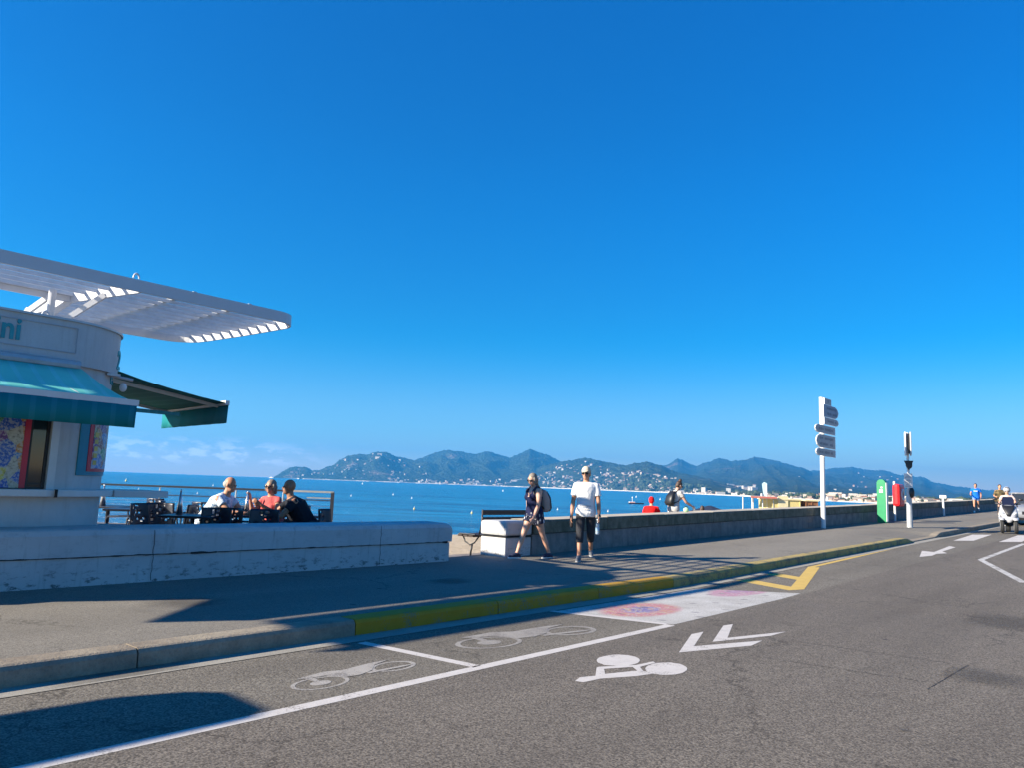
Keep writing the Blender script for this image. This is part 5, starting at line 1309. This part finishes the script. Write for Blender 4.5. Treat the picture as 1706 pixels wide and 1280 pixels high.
class Terrain:
    def __init__(s, name, sky_, d_base, d_top, amp, seed, base=None, nx=420, ny=54, pw=.8):
        s.x0, s.x1 = sky_[0][0], sky_[-1][0]; s.sky = sky_; s.db, s.dt, s.amp, s.seed, s.pw = d_base, d_top, amp, seed, pw
        mb = MB(); vs_ = []; fs = []
        for i in range(nx + 1):
            x = s.x0 + (s.x1 - s.x0) * i / nx
            for j in range(ny + 1): vs_.append(s.point(x, j / (ny - 8)))
        for i in range(nx):
            for j in range(ny): a = i * (ny + 1) + j; fs.append((a, a + 1, a + ny + 2, a + ny + 1))
        mb.add(vs_, fs); s.o = struct(mb.build(name, M_hill, smooth=True))
    def point(s, x, r):
        ys = interp(s.sky, x) + 1.6 * mn.noise(Vector((x * .06, s.seed, 0))) + min(1, r) ** 7 * (1.3 * mn.noise(Vector((x * .22, s.seed, 0))) + .9 * mn.noise(Vector((x * .8, s.seed, 0))))
        d = ray(x, ys); dh = math.hypot(d[0], d[1]); Db = s.db(x); Dt = s.dt(x) * (1 + .06 * mn.noise(Vector((x * .02, s.seed, 5))))
        zt = max(1.0, (d[2] / dh) * Dt + EYE)
        if r <= 1:
            D_ = Db + (Dt - Db) * r; f = r ** s.pw
            nzv = mn.fractal(Vector((d[0] / dh * 14 + s.seed, r * 4.5, s.seed)), .8, 2.1, 6) 
            rid = (1 - abs(mn.noise(Vector((x * .03 + r * 1.6, s.seed + 3, r * 3.2))) * 2)) * .22 * math.sin(math.pi * r)
            # limit so nothing pokes over the skyline seen from the shore
            zl = (zt - EYE) * D_ / Dt + EYE
            z = SEA + (zl - SEA) * min(.985 if r < .97 else 1, f * (1 - .0) * (1 + s.amp * nzv * math.sin(math.pi * min(1, r))) + rid * .6) if r > 0 else SEA - .5
            if r < 1: z = min(z, zl * .985 if zl > 0 else zl)
        else:
            q = (r - 1); D_ = Dt * (1 + q * .5); z = zt * (1 - q * 2.2) - .5
        z = max(z, SEA - 3)
        return (d[0] / dh * D_, d[1] / dh * D_, z)
sh_f = lambda x: interp(SHORE, x)
T = []
T.append(Terrain('hills', [(1300, 838), (1345, 786), (1400, 781), (1420, 779), (1450, 785), (1472, 784), (1500, 793), (1535, 796), (1560, 806), (1600, 813), (1650, 818), (1720, 822), (1800, 826)], lambda x: sh_f(x) * 2.2, lambda x: 7600, .25, 11.3, pw=1.2))
T.append(Terrain('hills', [(1040, 815), (1060, 790), (1085, 778), (1110, 775), (1130, 766), (1160, 776), (1180, 770), (1200, 764), (1222, 769), (1262, 762), (1290, 768), (1330, 779), (1360, 789), (1400, 794), (1450, 806), (1520, 815), (1600, 824)], lambda x: sh_f(x) * 1.5, lambda x: 6200, .25, 7.7, pw=1.1))
T.append(Terrain('hills', [(660, 790), (700, 764), (730, 753), (748, 751), (765, 752), (790, 757), (815, 753), (850, 763), (882, 749), (910, 758), (935, 769), (970, 786), (1020, 800)], lambda x: 4100, lambda x: 5600, .25, 2.1))
T.append(Terrain('hills', [(453, 797), (460, 793), (470, 787), (482, 780), (492, 778), (508, 779), (520, 784), (532, 784), (545, 778), (556, 776), (566, 767), (580, 760), (600, 757), (612, 758), (628, 753), (645, 755), (665, 762), (690, 767), (710, 770), (730, 775), (760, 784), (800, 797), (850, 805)], lambda x: 4050 if x > 500 else 4500, lambda x: 4800, .25, 4.9))
T.append(Terrain('hills', [(830, 800), (880, 786), (915, 774), (945, 768), (975, 764), (1010, 770), (1040, 776), (1060, 772), (1078, 770), (1095, 775), (1130, 788), (1170, 796), (1215, 808), (1260, 822)], lambda x: max(1650, sh_f(x) * 1.02), lambda x: 4700 - max(0, x - 900) * 4, .25, 9.2))
# low coastal plain in front of the right hand hills
CP = Terrain('coastal_plain', [(930, 811), (1000, 812), (1100, 814), (1150, 812), (1250, 820), (1350, 822), (1450, 824), (1560, 830), (1700, 832), (1800, 833)], sh_f, lambda x: sh_f(x) * 2.6, .15, 5.5, pw=.6)
# pale shoreline strip
M_shore = simple('pale_shore', (.50, .46, .38), .9, var=.3, scale=.05)
mb = MB(); vs_ = []; fs = []; k = 120
for i in range(k + 1):
    x = 470 + (1790 - 470) * i / k; d = ray(x, 838); dh = math.hypot(d[0], d[1]); D0 = (sh_f(x) if x > 860 else 4040 if x > 500 else 4490) * (1 + .004 * mn.noise(Vector((x * .05, 0, 0)))); D0 *= .99
    wd = D0 * .02 + 6; hz = .0009 * D0 + .3
    vs_ += [(d[0] / dh * D0, d[1] / dh * D0, SEA - .2), (d[0] / dh * (D0 + 3), d[1] / dh * (D0 + 3), SEA + hz), (d[0] / dh * (D0 + wd), d[1] / dh * (D0 + wd), SEA + hz * 1.1)]
for i in range(k):
    for j in range(2): a = i * 3 + j; fs.append((a, a + 1, a + 4, a + 3))
mb.add(vs_, fs); struct(mb.build('far_shore', M_shore))

# ------------------------------------------------------------------ towns across the bay
M_hw = [simple('white_house_wall', (.52, .49, .44), .8, var=.08, scale=.3), simple('cream_house_wall', (.46, .38, .29), .8, var=.1, scale=.3), simple('pink_house_wall', (.36, .25, .19), .8, var=.1, scale=.3)]
M_tile = simple('terracotta_roof', (.30, .13, .07), .9, var=.2, scale=.5); M_flat = simple('flat_roof', (.45, .43, .40), .9); M_hwin = simple('house_windows', (.08, .10, .13), .3)
def house_mesh(i, w, d, h, flat_, wm):
    mb = MB(); mb.box((0, 0, h / 2 - 2), (w, d, h + 4)); mb.cur = 1
    if flat_: mb.box((0, 0, h + .25), (w + .3, d + .3, .5)); 
    else: mb.add([(-w / 2 - .4, -d / 2 - .4, h), (w / 2 + .4, -d / 2 - .4, h), (w / 2 + .4, d / 2 + .4, h), (-w / 2 - .4, d / 2 + .4, h), (-w / 4, 0, h + 1.8), (w / 4, 0, h + 1.8)], [(0, 1, 5, 4), (1, 2, 5), (2, 3, 4, 5), (3, 0, 4), (3, 2, 1, 0)])
    mb.cur = 2; st = max(1, int(h / 3)); nx = max(2, int(w / 3))
    for a in range(st):
        for b in range(nx):
            mb.box((-w / 2 + (b + .5) * w / nx, -d / 2 - .03, 1.6 + a * (h / st)), (w / nx * .5, .1, 1.3))
    o = mb.build('house', [M_hw[wm], M_flat if flat_ else M_tile, M_hwin]); return o
protos = []
for i, (w, d, h, fl_, wm) in enumerate([(11, 9, 6, 0, 0), (14, 10, 6, 0, 1), (10, 9, 7, 0, 2), (24, 11, 10, 1, 0), (18, 12, 13, 1, 0), (30, 12, 9, 1, 1), (16, 10, 20, 1, 0), (12, 8, 5, 1, 0), (38, 13, 12, 1, 0)]):
    protos.append(house_mesh(i, w, d, h, fl_, wm).data)
for o in [x for x in C.objects if x.name.startswith('house')]: D.objects.remove(o)
rr = random.Random(21)
LAB = {'head': ('small pale house among the pines of the left headland', 'houses on the left headland'), 'mid': ('small pale house on the wooded slope behind the walkers', 'houses on the slope behind the walkers'),
       'shore': ('pale waterfront building at the foot of the far hills', 'waterfront buildings across the bay'), 'town': ('low pale building of the far town behind the sign posts', 'buildings of the far town'), 'high': ('tiny white villa high on the far hills', 'villas high on the hills')}
cnt = {}
def put(kind, terr, x, r, idx, sc_, face=None):
    p = Vector(terr.point(x, r)); o = D.objects.new('house', protos[idx]); C.objects.link(o)
    o.location = (p.x, p.y, max(p.z, SEA + 1)); o.rotation_euler.z = rr.uniform(-.7, .7) - math.atan2(p.x, p.y); o.scale = (sc_,) * 3
    l, g = LAB[kind]; tag(o, l, 'house', g); cnt[kind] = cnt.get(kind, 0) + 1
mid_, head_, plain = T[4], T[3], CP
def clus(kind, terr, n, xs, rs, ids, scs):
    for _ in range(n):
        x = rr.choice(xs) if len(xs) > 2 and False else rr.uniform(*xs); put(kind, terr, x, rr.uniform(*rs), rr.choice(ids), rr.uniform(*scs))
clus('head', head_, 26, (540, 680), (.10, .8), (0, 1, 2, 7), (.7, 1.15)); clus('head', head_, 9, (620, 730), (.6, .85), (3, 5, 7), (.7, 1.1)); clus('head', head_, 10, (470, 560), (.05, .6), (0, 1, 7), (.8, 1.2))
clus('shore', head_, 16, (700, 850), (.01, .08), (0, 3, 5, 7), (.8, 1.2)); clus('shore', T[2], 16, (790, 960), (.01, .12), (0, 3, 5, 7), (.8, 1.3))
clus('mid', mid_, 54, (900, 1100), (.02, .40), (0, 1, 2, 7), (.7, 1.15)); clus('mid', mid_, 16, (915, 990), (.4, .8), (0, 2), (.8, 1.2)); clus('mid', mid_, 10, (1000, 1100), (.3, .5), (0, 1), (.8, 1.1))
clus('shore', plain, 30, (1060, 1215), (.0, .10), (3, 4, 5, 4, 8, 6), (.45, .8)); clus('town', plain, 22, (1250, 1380), (.02, .35), (0, 3, 5, 7), (.35, .6))
clus('town', plain, 34, (1380, 1480), (.02, .30), (0, 1, 3, 5, 7), (.35, .6)); clus('town', plain, 30, (1480, 1620), (.02, .25), (0, 3, 5, 7, 1), (.3, .5)); clus('town', plain, 10, (1600, 1720), (.02, .25), (0, 1, 7), (.3, .45))
clus('high', T[1], 14, (1215, 1260), (.16, .26), (0, 3, 5), (.8, 1.2)); clus('high', T[0], 18, (1420, 1520), (.35, .85), (0, 7, 2), (.6, 1.1)); clus('high', T[1], 6, (1330, 1420), (.3, .7), (0, 7), (.5, .9)) 
# the uncountable rest of the towns as one object
rs_ = random.Random(77); vb = [MB(), None]; mb = vb[0]
def many(terr, n, xs, rs, sc_):
    for _ in range(n):
        x = rs_.uniform(*xs); r = rs.__getitem__(0) + (rs[1] - rs[0]) * rs_.random() ** 1.6; p = Vector(terr.point(x, r))
        if mn.noise(Vector((x * .04, r * 5, 3))) < -.12: continue
        w, d, h = rs_.uniform(8, 26) * sc_, rs_.uniform(8, 12) * sc_, rs_.choice((4, 6, 6, 9, 12)) * sc_; mb.cur = rs_.choice((0, 0, 1, 1, 2)); mb.box((p.x, p.y, max(p.z, SEA + .5) + h / 2 - 1), (w, d, h), rs_.uniform(-.6, .6) - math.atan2(p.x, p.y)); mb.cur = 3; mb.box((p.x, p.y, max(p.z, SEA + .5) + h - .8), (w * 1.04, d * 1.04, .5 * sc_), 0)
many(mid_, 330, (890, 1130), (.01, .55), .62); many(head_, 70, (545, 740), (.02, .8), .5); many(T[2], 90, (740, 960), (.0, .10), .8); many(head_, 60, (640, 850), (.0, .08), .7)
many(plain, 260, (1150, 1400), (.0, .35), .40); many(plain, 420, (1370, 1560), (.0, .35), .28); many(plain, 200, (1540, 1740), (.0, .3), .24); many(T[4], 60, (1130, 1240), (.0, .12), .6)
tag(mb.build('distant_buildings', M_hw + [M_tile]), kind='stuff')
# trees along the far shore: dark green clumps
mb = MB(); rt = random.Random(4)
def clump(p, s):
    vs_ = []; fs = []
    for _ in range(5):
        c = Vector(p) + Vector((rt.uniform(-1, 1), rt.uniform(-1, 1), rt.uniform(0, .6))) * s * .7; r = s * rt.uniform(.3, .6)
        mb.ell(c + Vector((0, 0, r * .5)), (r * rt.uniform(.8, 1.3), r, r * rt.uniform(.7, 1.1)), None, 6, 4)
for _ in range(420):
    x = rt.uniform(1180, 1760); clump(plain.point(x, rt.uniform(.01, .4)), rt.uniform(2.5, 6) * min(1.6, sh_f(x) / 900))
for _ in range(160):
    x = rt.uniform(900, 1180); clump(mid_.point(x, rt.uniform(.01, .3)), rt.uniform(8, 14))
tag(mb.build('shore_trees', simple('far_foliage', (.04, .06, .025), .95, var=.4, scale=.08)), kind='stuff')
# distant sail and motor boats
bo = None
for i, (x, y, lab) in enumerate(((437 + 300, 803, 'tiny white motor boat left of the walking woman close to the far shore'), (668, 803.5, 'tiny white motor boat under the left headland'), (452, 797.5, 'tiny white motor boat left of the headland tip'))):
    d = ray(x, y); Yb = 2600; p = V(d[0] / d[1] * Yb, Yb, SEA)
    if bo is None:
        bo = thing('motor_boat', lab, 'boat', p, .3, 'motor boats on the bay'); mb = MB(); mb.loft([(V(-9, 0, 1.2), V(0, 2.2, 0), V(0, 0, 1.2)), (V(0, 0, 1.3), V(0, 2.5, 0), V(0, 0, 1.4)), (V(6, 0, 1.6), V(0, 1.6, 0), V(0, 0, 1.3)), (V(10, 0, 2.2), V(0, .1, 0), V(0, 0, .4))], 12); mb.build('hull', M_whitemetal, bo); MB().box((-1, 0, 3.4), (7, 3, 2.2)).build('cabin', M_whitemetal, bo)
    else: dup(bo, p, rr.uniform(-.5, .5), lab, 'motor boats on the bay')

# ------------------------------------------------------------------ haze
hz = Mat('haze_air'); v = hz.n.new('ShaderNodeVolumePrincipled'); v.inputs['Color'].default_value = (.07, .46, 1, 1); v.inputs['Density'].default_value = HAZE = 1.6e-4; v.inputs['Anisotropy'].default_value = .2
hz.n.remove(hz.b); hz.l.new(v.outputs[0], hz.n['Material Output'].inputs['Volume'])
tag(MB().box((0, 4600, 200), (22000, 9900, 412)).build('haze', hz.m), kind='stuff')
print('HOUSES', cnt, sum(cnt.values()))
